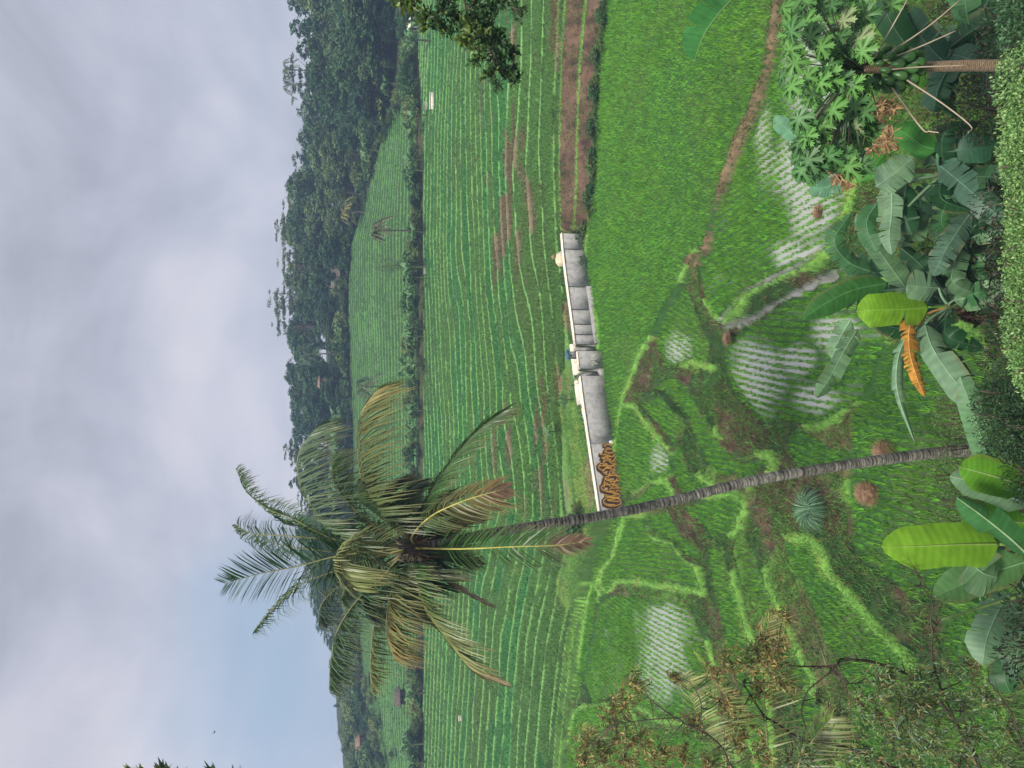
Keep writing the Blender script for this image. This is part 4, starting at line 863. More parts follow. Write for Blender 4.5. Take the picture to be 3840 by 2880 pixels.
# buildings far off
M_roofb = rough_mat('brown_roof', (0.07, 0.055, 0.045), (0.13, 0.10, 0.08), 4, 0.9, 0.3)
M_roofr = rough_mat('terracotta_roof', (0.13, 0.08, 0.055), (0.22, 0.13, 0.09), 5, 0.9, 0.3)
M_wood = rough_mat('old_boards', (0.03, 0.03, 0.022), (0.1, 0.075, 0.055), 5, 0.9, 0.3)
M_dark = rough_mat('dark_opening', (0.01, 0.01, 0.01), (0.02, 0.02, 0.02), 5, 0.9, 0.1)
def hut(name, X, Y, yy, wd, dp, hw, hr, label, cat, mw, mr, lift=0.0, rz=0):
    b_ = PY(X, Y, yy); zg = gz(b_[0], yy) + lift; e = empty(name, (b_[0], yy, zg), label, cat); c = np.array([b_[0], yy, zg])
    mb = MB(); mb.box(c + [0, 0, hw / 2 - .2], (wd / 2, 0, 0), (0, dp / 2, 0), (0, 0, hw / 2 + .2)); mb.part('wall', mw, e)
    mb = MB(); mb.box(c + [-wd * .2, -dp / 2 - .01, hw * .42], (wd * .1, 0, 0), (0, .03, 0), (0, 0, hw * .42)); mb.part('door', M_dark, e)
    mb = MB(); mb.box(c + [wd * .2, -dp / 2 - .01, hw * .6], (wd * .12, 0, 0), (0, .03, 0), (0, 0, hw * .15)); mb.part('window', M_dark, e)
    mb = MB(); o1, o2 = wd / 2 + .4, dp / 2 + .4; V = []
    for tz in (0, -.09): V += [c + [-o1, -o2, hw - .1 + tz], c + [o1, -o2, hw - .1 + tz], c + [o1, o2, hw - .1 + tz], c + [-o1, o2, hw - .1 + tz], c + [-o1 * .75, 0, hw + hr + tz], c + [o1 * .75, 0, hw + hr + tz]]
    q = [[0, 1, 5, 4], [2, 3, 4, 5]]; t3 = [[1, 2, 5], [3, 0, 4]]
    mb.add(V, q + [[a + 6 for a in r[::-1]] for r in q] + [[0, 6, 7, 1], [1, 7, 8, 2], [2, 8, 9, 3], [3, 9, 6, 0]], t3 + [[a + 6 for a in r[::-1]] for r in t3], W1); mb.part('roof', mr, e); e.rotation_euler = (0, 0, rz)
hut('farm_hut', 1300, 1042, 143.5, 4.2, 3, 1.9, 1.5, 'brown-roofed farm hut under the trees at the top of the field', 'hut', M_wood, M_roofb)
hut('farmhouse', 1200, 1432, 150, 1.6, 3, 5.2, .5, 'house with a tan tiled roof showing between the trees', 'house', M_roofr, M_roofr, 0)
hut('farmhouse', 1380, 2790, 141, 2.2, 2.4, 1.4, .7, 'brick house with a red-brown roof at the far left', 'house', M_roofr, M_roofr)
hut('field_shelter', 1520, 2612, 104, 1.5, 1.3, .9, .7, 'tiny dark thatched field shelter in the upper left terraces', 'shelter', M_wood, M_wood)
hut('field_shed', 1510, 104, 103.5, 1.4, 1.2, 1.0, .25, 'pale-roofed field shed at the far right', 'shed', M_cream, M_cream)
for X, Y, yy, w_, h_, lab in ((1582, 375, 88, 1.9, .5, 'pale cracked concrete block wall on the far terrace at right'), (1562, 395, 92, .9, .2, 'short white slab beside the pale block wall'), (1562, 1010, 92, 1.0, .16, 'white pipe lying on the dividing bank'), (1720, 2693, 76, .5, .12, 'white drain pipe end in the left terraces')):
    b_ = PY(X, Y, yy); zg = gz(b_[0], b_[1]); mb = MB(); e_ = np.array([b_[0], b_[1], zg + h_ * .5])
    mb.box(e_, (w_ / 2, 0, 0), (0, .12, 0), (0, 0, h_ / 2 + .1)); mb.box(e_ + [0, -.02, h_ / 2 + .115], (w_ / 2 + .04, 0, 0), (0, .16, 0), (0, 0, .02)); o_ = link('concrete_block' if 'wall' in lab or 'slab' in lab else 'drain_pipe', mb.mesh('block', M_cream, origin=e_), loc=e_); tag(o_, lab, 'concrete block' if 'wall' in lab or 'slab' in lab else 'pipe')

# ================================================================== FOREGROUND
# ---- the tall leaning coconut palm
tp = [(3700, 1680), (3500, 1700), (3325, 1722), (3197, 1740), (2900, 1788), (2700, 1832), (2527, 1876), (2262, 1933), (2093, 1958), (1948, 1981), (1800, 2005), (1680, 2030), (1560, 2052)]
yt = np.linspace(17.55, 17.4, len(tp)); T3 = [PY(X, Y, y) for (X, Y), y in zip(tp, yt)]
base = T3[0].copy(); gbase = gz(base[0], base[1])
if base[2] > gbase: T3 = [np.array([base[0] - .05, base[1] + .1, gbase - .2])] + T3
palm = empty('coconut_palm', (base[0], base[1], gbase), 'tall leaning coconut palm with ringed grey trunk in the foreground', 'palm tree')
m, t, o = new_mat('palm_trunk_rings')
tcn = N(t, 'ShaderNodeTexCoord'); at = N(t, 'ShaderNodeAttribute'); at.attribute_name = 'Col'
sp_ = N(t, 'ShaderNodeSeparateColor'); t.links.new(at.outputs['Color'], sp_.inputs[0])
nz = N(t, 'ShaderNodeTexNoise'); nz.inputs['Scale'].default_value = 5.5; nz.inputs['Detail'].default_value = 9; nz.inputs['Roughness'].default_value = 0.75; t.links.new(tcn.outputs['Object'], nz.inputs[0])
sn = N(t, 'ShaderNodeMath', operation='MULTIPLY_ADD'); t.links.new(nz.outputs['Fac'], sn.inputs[0]); sn.inputs[1].default_value = 0.9; t.links.new(sp_.outputs[0], sn.inputs[2])
r = ramp(t, [(0.28, (0.02, 0.017, 0.013)), (0.46, (0.10, 0.094, 0.075)), (0.66, (0.26, 0.245, 0.205)), (0.88, (0.48, 0.45, 0.38))], sn.outputs[0])
pp = N(t, 'ShaderNodeBsdfPrincipled'); pp.inputs['Roughness'].default_value = 0.95; t.links.new(r.outputs[0], pp.inputs['Base Color']); t.links.new(pp.outputs[0], o.inputs[0])
M_ptrunk = m
S_ = 900; C_ = catmull(T3, S_); u = np.linspace(0, 1, S_); rr_ = 0.142 - 0.05 * u + 0.08 * np.exp(-u * 22)
dist = np.concatenate([[0], np.cumsum(np.linalg.norm(np.diff(C_, axis=0), axis=1))]); rg = (dist / 0.08 + 0.5 * np.sin(dist * 3) + 0.6 * np.sin(dist * 7.7)) % 1.0
tone = np.where(rg < 0.3, -0.05, 0.2 - 0.1 * rg) + rng.normal(0, 0.05, S_) + 0.12 * (fbm(dist * 1.3, dist * 0, 9) - .5)
mb = MB(); mb.tube(C_, rr_ * (1 + np.where(rg < 0.28, -0.045, 0.03 * (1 - rg))), np.repeat(tone[:, None], 3, 1), 14)
mb.V[-1] += rng.normal(0, .006, mb.V[-1].shape)
mb.part('trunk', M_ptrunk, palm)
# boots, fibre and flower stalks round the growing point
hub = C_[-1]
mb = MB()
for i in range(26):
    a = i * 2.4; d = np.array([math.cos(a), math.sin(a), 0]); L_ = rng.uniform(0.25, 0.6)
    mb.tube(catmull([hub + d * .07 + [0, 0, -.35 + i * .02], hub + d * .2 + [0, 0, -.05 + i * .02], hub + d * (.2 + L_ * .5) + [0, 0, L_ * rng.uniform(-.3, .8)]], 6), [.05, .045, .035, .03, .02, .01], np.array([0.05, 0.035, 0.02]) * rng.uniform(.6, 1.8), 5)
mb.part('leaf_boots', M_bark, palm)
mb = MB()
for i in range(7):
    a = i * .9 + 2.4; d = np.array([math.cos(a), math.sin(a), 0]); q = hub + d * .15
    for j in range(9):
        e_ = d + rng.normal(0, .35, 3); mb.tube(catmull([q, q + e_ * .3, q + e_ * .45 + [0, 0, -.35 * rng.uniform(.3, 1.2)]], 6), np.linspace(.012, .004, 6), (0.13, 0.07, 0.035), 4)
mb.part('flower_stalk', M_stem, palm)
GRN = (0.045, 0.115, 0.022); YEL = (0.22, 0.2, 0.06); PAL = (0.11, 0.17, 0.085); OLV = (0.065, 0.115, 0.035)
CAMF = (0, -1, .25)
# (points after the hub, depth at the tip relative to the hub, L, c0, c1, up, droop, tipdry, asym, label)
FR = [
 ([(1420, 2065), (1263, 2085), (1110, 2125), (981, 2150), (843, 2188)], -.3, 1.0, (.03, .095, .018), (.04, .11, .03), CAMF, .12, 0, (1, 1), 'upright deep green frond at the top of the crown'),
 ([(1330, 2030), (1150, 2015), (1039, 2007), (945, 2000), (880, 1965)], 1.0, .75, GRN, OLV, CAMF, .75, 0, (1, 1), None),
 ([(1300, 2030), (1200, 1999), (1100, 1945), (1017, 1913), (930, 1850), (887, 1762)], .3, .72, GRN, PAL, None, .9, 0, (1, 1), 'thin frond arching highest to the right'),
 ([(1440, 2045), (1321, 2022), (1190, 1935), (1125, 1819), (1120, 1700), (1180, 1610)], -1.0, 1.05, OLV, PAL, None, 1.15, 0, (1, 1), None),
 ([(1500, 1990), (1429, 1920), (1364, 1819), (1342, 1689), (1350, 1559), (1405, 1472)], -.6, 1.1, OLV, YEL, None, 1.15, 0, (1, 1), 'big frond with a comb of hanging leaflets reaching right'),
 ([(1570, 1985), (1590, 1900), (1660, 1776), (1776, 1631), (1899, 1537)], -.2, .75, GRN, OLV, None, .7, 0, (1, 1), 'thin bare-based frond sinking to the right'),
 ([(1545, 2010), (1617, 1935), (1733, 1880), (1830, 1850), (1905, 1830)], -1.2, .7, OLV, (.3, .2, .08), CAMF, .8, .4, (1, 1), 'yellow-stalked frond with a dry brown end'),
 ([(1574, 2056), (1740, 2058), (1900, 2051), (2080, 2045), (2205, 2030)], -1.3, .85, GRN, OLV, CAMF, .35, .42, (1, 1), 'frond hanging straight down with a brown tip'),
 ([(1581, 2094), (1640, 2150), (1740, 2217), (1848, 2275)], .2, .5, (.1, .07, .05), (.12, .075, .05), None, .6, .6, (1, 1), 'withered purple-brown frond below the crown'),
 ([(1545, 2100), (1560, 2180), (1600, 2290), (1680, 2400), (1762, 2500), (1885, 2564)], -1.0, .85, GRN, (.22, .21, .06), None, .8, .28, (1, 1), 'long frond to the left turning yellow then brown'),
 ([(1530, 2110), (1494, 2159), (1458, 2253), (1451, 2376), (1475, 2463)], -.4, .95, OLV, (.26, .2, .06), None, 1.2, 0, (1, 1), None),
 ([(1490, 2100), (1420, 2180), (1350, 2239), (1270, 2354), (1241, 2470), (1234, 2586)], -.5, 1.0, (.025, .07, .02), OLV, None, 1.0, 0, (1, 1), None),
 ([(1500, 2110), (1450, 2200), (1405, 2330), (1390, 2470), (1392, 2590)], .8, .7, OLV, (.17, .18, .05), None, 1.0, 0, (1, 1), None),
 ([(1430, 2080), (1342, 2109), (1230, 2150), (1125, 2195), (1017, 2289), (952, 2369)], .6, .85, GRN, OLV, None, .8, 0, (1, 1), None),
 ([(1451, 2080), (1340, 2062), (1285, 2090), (1281, 2140), (1330, 2215)], -1.6, .75, (.16, .2, .06), (.2, .23, .07), CAMF, .9, 0, (1, 1), 'short young yellow-green frond curling in front'),
 ([(1470, 2095), (1380, 2150), (1270, 2200), (1205, 2270), (1195, 2340)], 1.2, .95, (.06, .1, .06), (.08, .12, .08), None, 1.1, 0, (1, 1), None),
 ([(1480, 2020), (1380, 1950), (1300, 1880), (1250, 1800), (1245, 1720)], 1.3, 1.0, GRN, OLV, None, 1.1, 0, (1, 1), None),
 ([(1520, 2030), (1500, 1960), (1500, 1880), (1560, 1820)], 1.2, .7, GRN, OLV, None, 1.0, 0, (1, 1), None),
 ([(1600, 2075), (1660, 2100), (1740, 2110), (1800, 2105)], 1.0, .5, OLV, (.14, .09, .05), None, .7, .5, (1, 1), None),
 ([(1570, 2030), (1640, 1990), (1720, 1965), (1790, 1950)], .9, .55, OLV, (.12, .1, .05), None, .8, .3, (1, 1), None),
 ([(1400, 2060), (1280, 2070), (1170, 2060), (1060, 2045), (960, 2020)], 1.6, .8, GRN, GRN, CAMF, .5, 0, (1, 1), None),
]
hd = float(hub @ FW)
RF_ = np.random.default_rng(77)
for q in range(11):
    a_ = q * 2.4; tX, tY = 1559 - 120 + 250 * math.cos(a_) * RF_.uniform(.75, 1.1), 2065 + 320 * math.sin(a_) * RF_.uniform(.7, 1.1)
    mX, mY = 1480 + (tX - 1500) * .45, 2055 + (tY - 2065) * .55
    FR.append(([(mX, mY), ((mX + tX) / 2 - 25, (mY + tY) / 2), (tX, tY)], RF_.uniform(-.4, 1.9), .8, (.03, .08, .018), (.07, .12, .035), None, 1.0, 0, (1, 1), None))
for i, (pp_, dd, L_, c0, c1, upv, dr, td, asy, lab) in enumerate(FR):
    n_ = len(pp_); P = [hub] + [PD(X, Y, hd + dd * math.sin(math.pi / 2 * (q + 1) / n_)) for q, (X, Y) in enumerate(pp_)]
    mm, lb = MB(), MB(); rch = (0.42, 0.38, 0.09) if i in (6, 7, 14) else ((.05, .045, .025) if i in (5, 8, 18, 19) else (0.2, 0.19, 0.07))
    frond_mesh(mm, lb, P, L_ * (1 if i not in (6, 7) else .8), 125, 0.036, c0, c1, upv, dr, .2 if i not in (5, 6, 7) else .3, rng, td, rch, .5, asy, .03)
    o_ = lb.part('frond', M_frond, palm); r_ = mm.mesh('rachis', M_stem, origin=palm.location); ro = link('rachis', r_, o_)
    if lab: o_['label'] = lab

# ---- banana plants
GREY = (0.115, 0.22, 0.10); DKG = (0.018, 0.07, 0.022); MID = (0.05, 0.16, 0.045); LIME = (0.19, 0.39, 0.025); PALE = (0.18, 0.31, 0.17); BLU = (0.045, 0.14, 0.045)
def banana(label, joint, leaves, stem_r=.12, extra=0, seed=1, dead=2, exd=None):
    """joint = (X, Y, depth); leaves = list of dicts in photo positions"""
    R = np.random.default_rng(seed); J = PD(*joint); zg = gz(J[0], J[1]); e = empty('banana_plant', (J[0], J[1], zg), label, 'banana plant')
    mb = MB(); mb.tube(catmull([(J[0] + .1, J[1] + .1, zg - .3), (J[0] + .05, J[1], (zg + J[2]) / 2), J + [0, 0, -.1], J + [0, 0, .15]], 14), np.linspace(stem_r, stem_r * .45, 14), W1, 10); mb.part('pseudostem', M_pseudo, e, True)
    for lf in leaves:
        pts = [PD(X, Y, d) for X, Y, d in lf['p']]; mb = MB(); col = np.array(lf.get('c', MID)) * R.uniform(.8, 1.1)
        banana_leaf(mb, pts, lf['w'], lf.get('f'), col, lf.get('rib', tuple(np.clip(col * 1.5 + .06, 0, .6))), lf.get('t', 5), lf.get('fold', .2), R, J if lf.get('pet', 1) else None, lf.get('rag', .15), 30, None, lf.get('one', False), lf.get('dead', 0))
        o_ = mb.part('leaf', M_dead if lf.get('dead') else M_ban, e)
        if lf.get('l'): o_['label'] = lf['l']
    for i in range(extra + (3 if extra > 2 else 0)):
        a = i * 2.4 + R.uniform(0, 1); el = R.uniform(-.3, .9); L = R.uniform(1.1, 1.7); hh = np.array([math.cos(a), math.sin(a), 0]); d = hh * math.cos(el) + np.array([0, 0, math.sin(el)])
        p0 = J - [0, 0, .15] ; p1 = p0 + d * L * .45; p2 = p1 + (d * .5 + hh * .5) * L * .35; p3 = p2 + hh * L * .2 - np.array([0, 0, L * R.uniform(.2, .55)])
        c = np.array((DKG, MID, DKG, BLU, GREY)[R.integers(5)]) * R.uniform(.6, 1.1); mb = MB()  # extra leaves coloured darker to paint the shaded gaps in the clump
        banana_leaf(mb, [p0 + d * .3, p1, p2, p3], R.uniform(.2, .3), np.array([0, -.4, 1.]) + R.normal(0, .3, 3), c, tuple(c * 1.6 + .04), R.integers(4, 12), .25, R, p0, .3); mb.part('leaf', M_ban, e)
    for i in range(dead):
        a = R.uniform(0, 6.28); L = R.uniform(.8, 1.4); hh = np.array([math.cos(a), math.sin(a), 0]); p0 = J - [0, 0, R.uniform(.1, .5)]; mb = MB()
        banana_leaf(mb, [p0 + hh * .12, p0 + hh * .3 - [0, 0, .2], p0 + hh * .38 - [0, 0, L * .6], p0 + hh * .3 - [0, 0, L]], .16, -J / 10 + hh, np.array((.10, .05, .03)) * R.uniform(.5, 1.6), (.16, .1, .05), 14, .9, R, None, .5, dead=.4); o_ = mb.part('dead_leaf', M_dead, e)
    return e
CF = (0, -.75, .65)   # towards the camera
def lf(p, w, c=MID, **k): return dict(p=p, w=w, c=c, **k)
banana('banana plant with an upright glowing yellow-green leaf and an orange dead leaf', (3560, 1150, 17.2), [
 lf([(3480, 1152, 17.0), (3380, 1160, 16.8), (3290, 1162, 16.7), (3212, 1168, 16.8)], .38, LIME, t=1, l='broad yellow-green leaf standing upright', fold=.12),
 lf([(3473, 1178, 17.1), (3415, 1215, 16.9), (3412, 1320, 16.7), (3440, 1420, 16.6), (3468, 1488, 16.6)], .21, (.42, .20, .035), t=16, rag=.12, dead=.2, one=False, l='orange-brown dead leaf hanging to the left', fold=.5),
 lf([(3468, 1215, 17), (3500, 1310, 16.4), (3590, 1440, 15.9), (3680, 1550, 15.6)], .30, PALE, t=3, l='leaf coloured pale as if back-lit, arching down to the left', fold=.35),  # back light is put into the pale colour of this leaf
 lf([(3440, 1240, 17.3), (3560, 1340, 16.8), (3640, 1450, 16.6), (3720, 1570, 16.4)], .26, GREY, t=14, fold=.7),
 lf([(3395, 1262, 17.4), (3365, 1360, 17.2), (3368, 1480, 17), (3430, 1660, 16.8)], .2, PALE, t=4, fold=.6),
 lf([(3215, 1235, 17.6), (3170, 1310, 17.5), (3110, 1420, 17.4), (3060, 1492, 17.4)], .22, GREY, t=5, fold=.2, pet=0),
 lf([(3190, 1200, 17.9), (3165, 1240, 17.9), (3140, 1290, 17.8), (3120, 1345, 17.8)], .22, PALE, t=7, fold=.2, pet=0),
 lf([(3576, 1126, 16.9), (3650, 1112, 16.5), (3730, 1095, 16.2), (3805, 1080, 16.1)], .30, GREY, t=12, rag=.1, fold=.15),
 lf([(3500, 1240, 17.6), (3420, 1235, 17.6), (3340, 1225, 17.5), (3260, 1190, 17.5)], .26, DKG, t=2),
 lf([(3520, 1078, 17.0), (3470, 1076, 16.8), (3400, 1070, 16.7)], .36, PALE, t=6, fold=.2, l='short pale torn leaf beside the yellow-green one'),
 ], seed=3, dead=6, extra=4)
banana('banana plant behind, its leaves spreading up to the right with many tears', (3430, 1080, 18.4), [
 lf([(3330, 1062, 18.0), (3210, 1085, 17.8), (3110, 1130, 17.7), (3015, 1192, 17.7)], .32, (.05, .17, .035), t=0, l='smooth dark green pointed leaf reaching furthest up', fold=.3),
 lf([(3400, 1082, 17.6), (3340, 1000, 17.4), (3270, 900, 17.2), (3212, 800, 17.1)], .27, GREY, t=8, rag=.12, fold=.3),
 lf([(3270, 1020, 18.6), (3180, 980, 18.6), (3130, 900, 18.5), (3190, 800, 18.4)], .27, BLU, t=13, rag=.08, fold=.3),
 lf([(3300, 1090, 19), (3220, 1100, 19), (3160, 1120, 19)], .42, BLU, t=6, fold=.3),
 lf([(3320, 1030, 18.8), (3240, 1000, 18.8), (3170, 985, 18.8)], .4, (.07, .19, .09), t=10, fold=.3),
 ], seed=5, extra=3, dead=1)
banana('dark banana plant in the middle with glossy pale fan leaf', (3530, 655, 16.2), [
 lf([(3520, 572, 16.0), (3590, 565, 15.7), (3680, 555, 15.5), (3762, 545, 15.5)], .30, (.045, .14, .07), t=3, fold=.15),
 lf([(3527, 622, 16), (3610, 690, 15.6), (3700, 770, 15.3), (3795, 850, 15.2)], .3, (.05, .12, .07), t=7, fold=.2),
 lf([(3515, 562, 16.2), (3460, 545, 16.2), (3410, 510, 16.2), (3355, 478, 16.2)], .30, (.06, .22, .04), t=1, l='bright green leaf pointing right'),
 lf([(3285, 700, 16.2), (3330, 670, 16.0), (3380, 630, 15.9), (3425, 592, 15.9)], .34, PALE, t=8, rag=.06, fold=.2, l='glossy pale fan-shaped leaf'),
 lf([(3330, 860, 16.6), (3335, 760, 16.6), (3320, 700, 16.6)], .25, GREY, t=6),
 lf([(3300, 660, 17), (3250, 610, 17), (3190, 560, 17), (3140, 520, 17)], .42, (.07, .24, .035), t=2, l='broad soft green leaf behind the papaya crown'),
 lf([(3400, 690, 16.6), (3390, 790, 16.4), (3420, 880, 16.3)], .26, DKG, t=4),
 ], seed=9, extra=6, dead=3)
banana('banana plant between the others with long pale strap leaves', (3600, 900, 16.8), [
 lf([(3345, 720, 16.4), (3345, 800, 16.3), (3335, 880, 16.2), (3345, 955, 16.2)], .21, PALE, t=4, pet=0, fold=.15),
 lf([(3640, 800, 16.4), (3590, 870, 16.2), (3540, 950, 16.1), (3500, 1035, 16.1)], .26, (.10, .19, .12), t=9, rag=.1, pet=0),
 lf([(3290, 760, 16.8), (3250, 840, 16.7), (3290, 950, 16.6)], .24, BLU, t=5, pet=0),
 lf([(3430, 780, 16.9), (3430, 850, 16.8), (3410, 900, 16.8)], .28, GREY, t=4, pet=0),
 lf([(3380, 930, 17.0), (3450, 990, 17), (3500, 1060, 17)], .2, DKG, t=6, pet=0),
 ], seed=11, extra=7, dead=4)
banana('banana plant whose two mint leaf tips poke up beside the papaya crown', (3300, 640, 18.5), [
 lf([(3158, 678, 18.2), (3110, 700, 18.2), (3070, 705, 18.2), (3036, 700, 18.2)], .24, (.12, .27, .15), t=4),
 lf([(2995, 520, 18.4), (2960, 490, 18.4), (2930, 465, 18.4), (2905, 437, 18.4)], .2, (.11, .27, .14), t=2, pet=0),
 ], seed=13, extra=1, dead=0)
banana('banana plant mostly out of view at the right, one long torn leaf over the rice', (3020, -170, 18.5), [
 lf([(2775, -30, 15.5), (2700, 45, 15.3), (2640, 130, 15.2), (2603, 228, 15.2)], .42, (.05, .21, .045), t=5, rag=.08, rib=(.25, .42, .14), one=True, fold=.1, l='single long leaf with square tears over the rice field'),
 ], seed=15, extra=2, dead=0)
banana('dark banana plant at the right behind the papaya trunk', (3620, 150, 14.5), [
 lf([(3420, 190, 14.2), (3370, 130, 14.1), (3330, 60, 14.0), (3300, -20, 14)], .27, DKG, t=1, fold=.2),
 lf([(3545, 235, 14.3), (3490, 180, 14.2), (3420, 90, 14.1), (3370, 20, 14)], .26, (.035, .09, .05), t=6, fold=.2),
 lf([(3560, 180, 14.4), (3640, 120, 14.2), (3740, 60, 14), (3800, -20, 14)], .26, DKG, t=9, fold=.3),
 lf([(3560, 200, 14.4), (3650, 230, 14.2), (3720, 300, 14), (3760, 380, 13.9)], .26, (.05, .13, .07), t=9, fold=.3),
 lf([(3560, 250, 14.6), (3520, 330, 14.6), (3500, 420, 14.6)], .3, (.04, .11, .055), t=6, fold=.3),
 lf([(3520, 250, 14.8), (3460, 260, 14.8), (3430, 330, 14.8)], .28, (.09, .26, .03), t=2),
 ], seed=17, extra=6, dead=4)
banana('large lime-leaved banana plant at the lower left', (3880, 2050, 10.6), [
 lf([(3745, 2040, 10.4), (3600, 2042, 10.2), (3450, 2048, 10.1), (3306, 2052, 10.1)], .29, (.19, .38, .03), t=0, rib=(.35, .5, .12), fold=.12, l='long bright lime leaf standing upright'),
 lf([(3850, 1832, 10.7), (3780, 1802, 10.5), (3690, 1775, 10.4), (3597, 1752, 10.4)], .26, (.13, .33, .03), t=0, rib=(.38, .52, .2), fold=.1, l='glossy green leaf at the top of the plant'),
 lf([(3860, 1890, 11.0), (3760, 1850, 10.9), (3660, 1810, 10.8), (3562, 1786, 10.8)], .22, PALE, t=0, rib=(.45, .55, .4), fold=.2),
 lf([(3870, 2095, 10.2), (3790, 2020, 10.0), (3690, 1940, 9.9), (3588, 1866, 9.9)], .2, (.06, .2, .06), t=1, rib=(.4, .55, .3), fold=.35),
 lf([(3850, 1960, 11.2), (3770, 1955, 11.2), (3690, 1950, 11.2), (3605, 1940, 11.2)], .26, (.12, .32, .03), t=0, rib=(.33, .45, .15)),
 lf([(3850, 2105, 11.0), (3740, 2140, 11.0), (3620, 2185, 11.0), (3503, 2238, 11.0)], .27, (.11, .24, .08), t=0, fold=.25),
 lf([(3640, 2110, 10.8), (3690, 2150, 10.8), (3740, 2165, 10.8)], .34, GREY, t=4, pet=0),
 lf([(3720, 2165, 11.2), (3670, 2190, 11.2), (3600, 2230, 11.2)], .22, BLU, t=5, pet=0),
 ], seed=21, extra=2, dead=1)
banana('banana plant at the lower left with grey-green leaves hanging straight down', (3850, 2250, 11.8), [
 lf([(3790, 2225, 11.7), (3740, 2300, 11.5), (3700, 2400, 11.4), (3685, 2495, 11.4)], .27, PALE, t=5, rag=.06, fold=.2),
 lf([(3850, 2290, 11.9), (3830, 2370, 11.8), (3815, 2460, 11.7), (3812, 2550, 11.7)], .26, GREY, t=6, rag=.06),
 lf([(3760, 2230, 12.1), (3770, 2330, 12.0), (3780, 2420, 12)], .24, GREY, t=4),
 lf([(3820, 2330, 12.3), (3780, 2430, 12.2), (3770, 2540, 12.1), (3790, 2600, 12.1)], .26, BLU, t=8),
 ], seed=23, extra=3, dead=1)
banana('banana plant with a single pale speckled leaf crossing low in front of the palm trunk', (3800, 1720, 12.5), [
 lf([(3715, 1745, 12.2), (3680, 1640, 12.0), (3640, 1520, 11.9), (3600, 1412, 11.9)], .19, (.13, .28, .12), t=3, rag=.08, fold=.15),
 lf([(3780, 1720, 12.4), (3770, 1690, 12.4), (3800, 1630, 12.3)], .12, PALE, t=2),
 ], seed=25, extra=1, dead=1)
# rolled new leaf
mb = MB(); e = empty('banana_shoot', [float(v) for v in PD(3760, 2250, 11.3)], 'rolled pale green new banana leaf spike at the lower left', 'leaf spike'); mb.tube(catmull([PD(3900, 2215, 11.3), PD(3733, 2260, 11.2), PD(3533, 2325, 11.1)], 12), np.linspace(.03, .018, 12), (.2, .3, .1), 8); mb.part('rolled_leaf', M_stem, e, True)
# crumpled dead brown leaves caught beside the papaya
for pts, lab in (([(3283, 462), (3290, 420), (3330, 400), (3375, 405)], 'crumpled dry banana leaf below the papaya crown, the right one'), ([(3245, 548), (3290, 545), (3330, 520), (3345, 470)], 'crumpled dry leaf just left of the first under the papaya crown'), ([(3122, 588), (3130, 640), (3160, 670), (3200, 690)], 'crumpled dry banana leaf between mint leaf and pale fan leaf')):
    P = [PD(X, Y, 15.0) for X, Y in pts]; e = empty('dry_banana_leaf', P[0], lab, 'dry leaf'); 
    for q in range(3):
        mb = MB(); banana_leaf(mb, [p_ + rng.normal(0, .05, 3) for p_ in P], .22, CF, np.array((.27, .17, .085)) * rng.uniform(.6, 1.4), (.45, .33, .18), 16, .9, rng, None, .7, 22, dead=.5, ribr=.014); mb.part('blade', M_dead, e)

# ---- papaya
pj = PD(3235, 262, 11.0)
ptr = [(3990, 240), (3840, 246), (3640, 246), (3440, 252), (3330, 258), (3235, 262)]
P = [PY(X, Y, pj[1]) for X, Y in ptr]; zg = gz(P[0][0], P[0][1]); P = [np.array([P[0][0], P[0][1], zg - .2])] + P
M_straw2 = None
pap = empty('papaya_tree', (P[0][0], P[0][1], zg), 'papaya tree with a cluster of green fruit and lobed leaves at the right', 'papaya tree')
m, t, o = new_mat('papaya_bark'); tcn = N(t, 'ShaderNodeTexCoord'); wv_ = N(t, 'ShaderNodeTexWave'); wv_.bands_direction = 'Z'; wv_.inputs['Scale'].default_value = 9; wv_.inputs['Distortion'].default_value = 6; wv_.inputs['Detail'].default_value = 4; wv_.inputs['Detail Scale'].default_value = 3
t.links.new(tcn.outputs['Object'], wv_.inputs[0]); r = ramp(t, [(0.0, (.12, .075, .045)), (0.5, (.28, .19, .12)), (1.0, (.4, .3, .2))], wv_.outputs['Fac']); pp = N(t, 'ShaderNodeBsdfPrincipled'); pp.inputs['Roughness'].default_value = .9; t.links.new(r.outputs[0], pp.inputs['Base Color']); t.links.new(pp.outputs[0], o.inputs[0])
C_ = catmull(P, 60); mb = MB(); mb.tube(C_, np.linspace(.11, .055, 60) * (1 + .03 * np.sin(np.arange(60) * 2.1)), W1, 12); mb.part('trunk', m, pap, True)
M_fruit = rough_mat('papaya_skin', (.03, .10, .025), (.07, .18, .04), 5, .35, .05)
import bmesh
def fruit_mesh():
    me_ = bpy.data.meshes.new('papaya_fruit'); bm = bmesh.new(); bmesh.ops.create_uvsphere(bm, u_segments=14, v_segments=10, radius=1)
    for v in bm.verts:
        z = v.co.z; f_ = (1 - .28 * z) * (1 + .05 * math.cos(5 * math.atan2(v.co.y, v.co.x))); v.co.x *= f_ * .045; v.co.y *= f_ * .045; v.co.z *= .078
    bm.to_mesh(me_); bm.free(); me_.materials.append(M_fruit)
    for p_ in me_.polygons: p_.use_smooth = True
    return me_
FM = fruit_mesh(); fpos = []
RP = np.random.default_rng(4)
ax_ = C_[-1] - C_[-10]; 
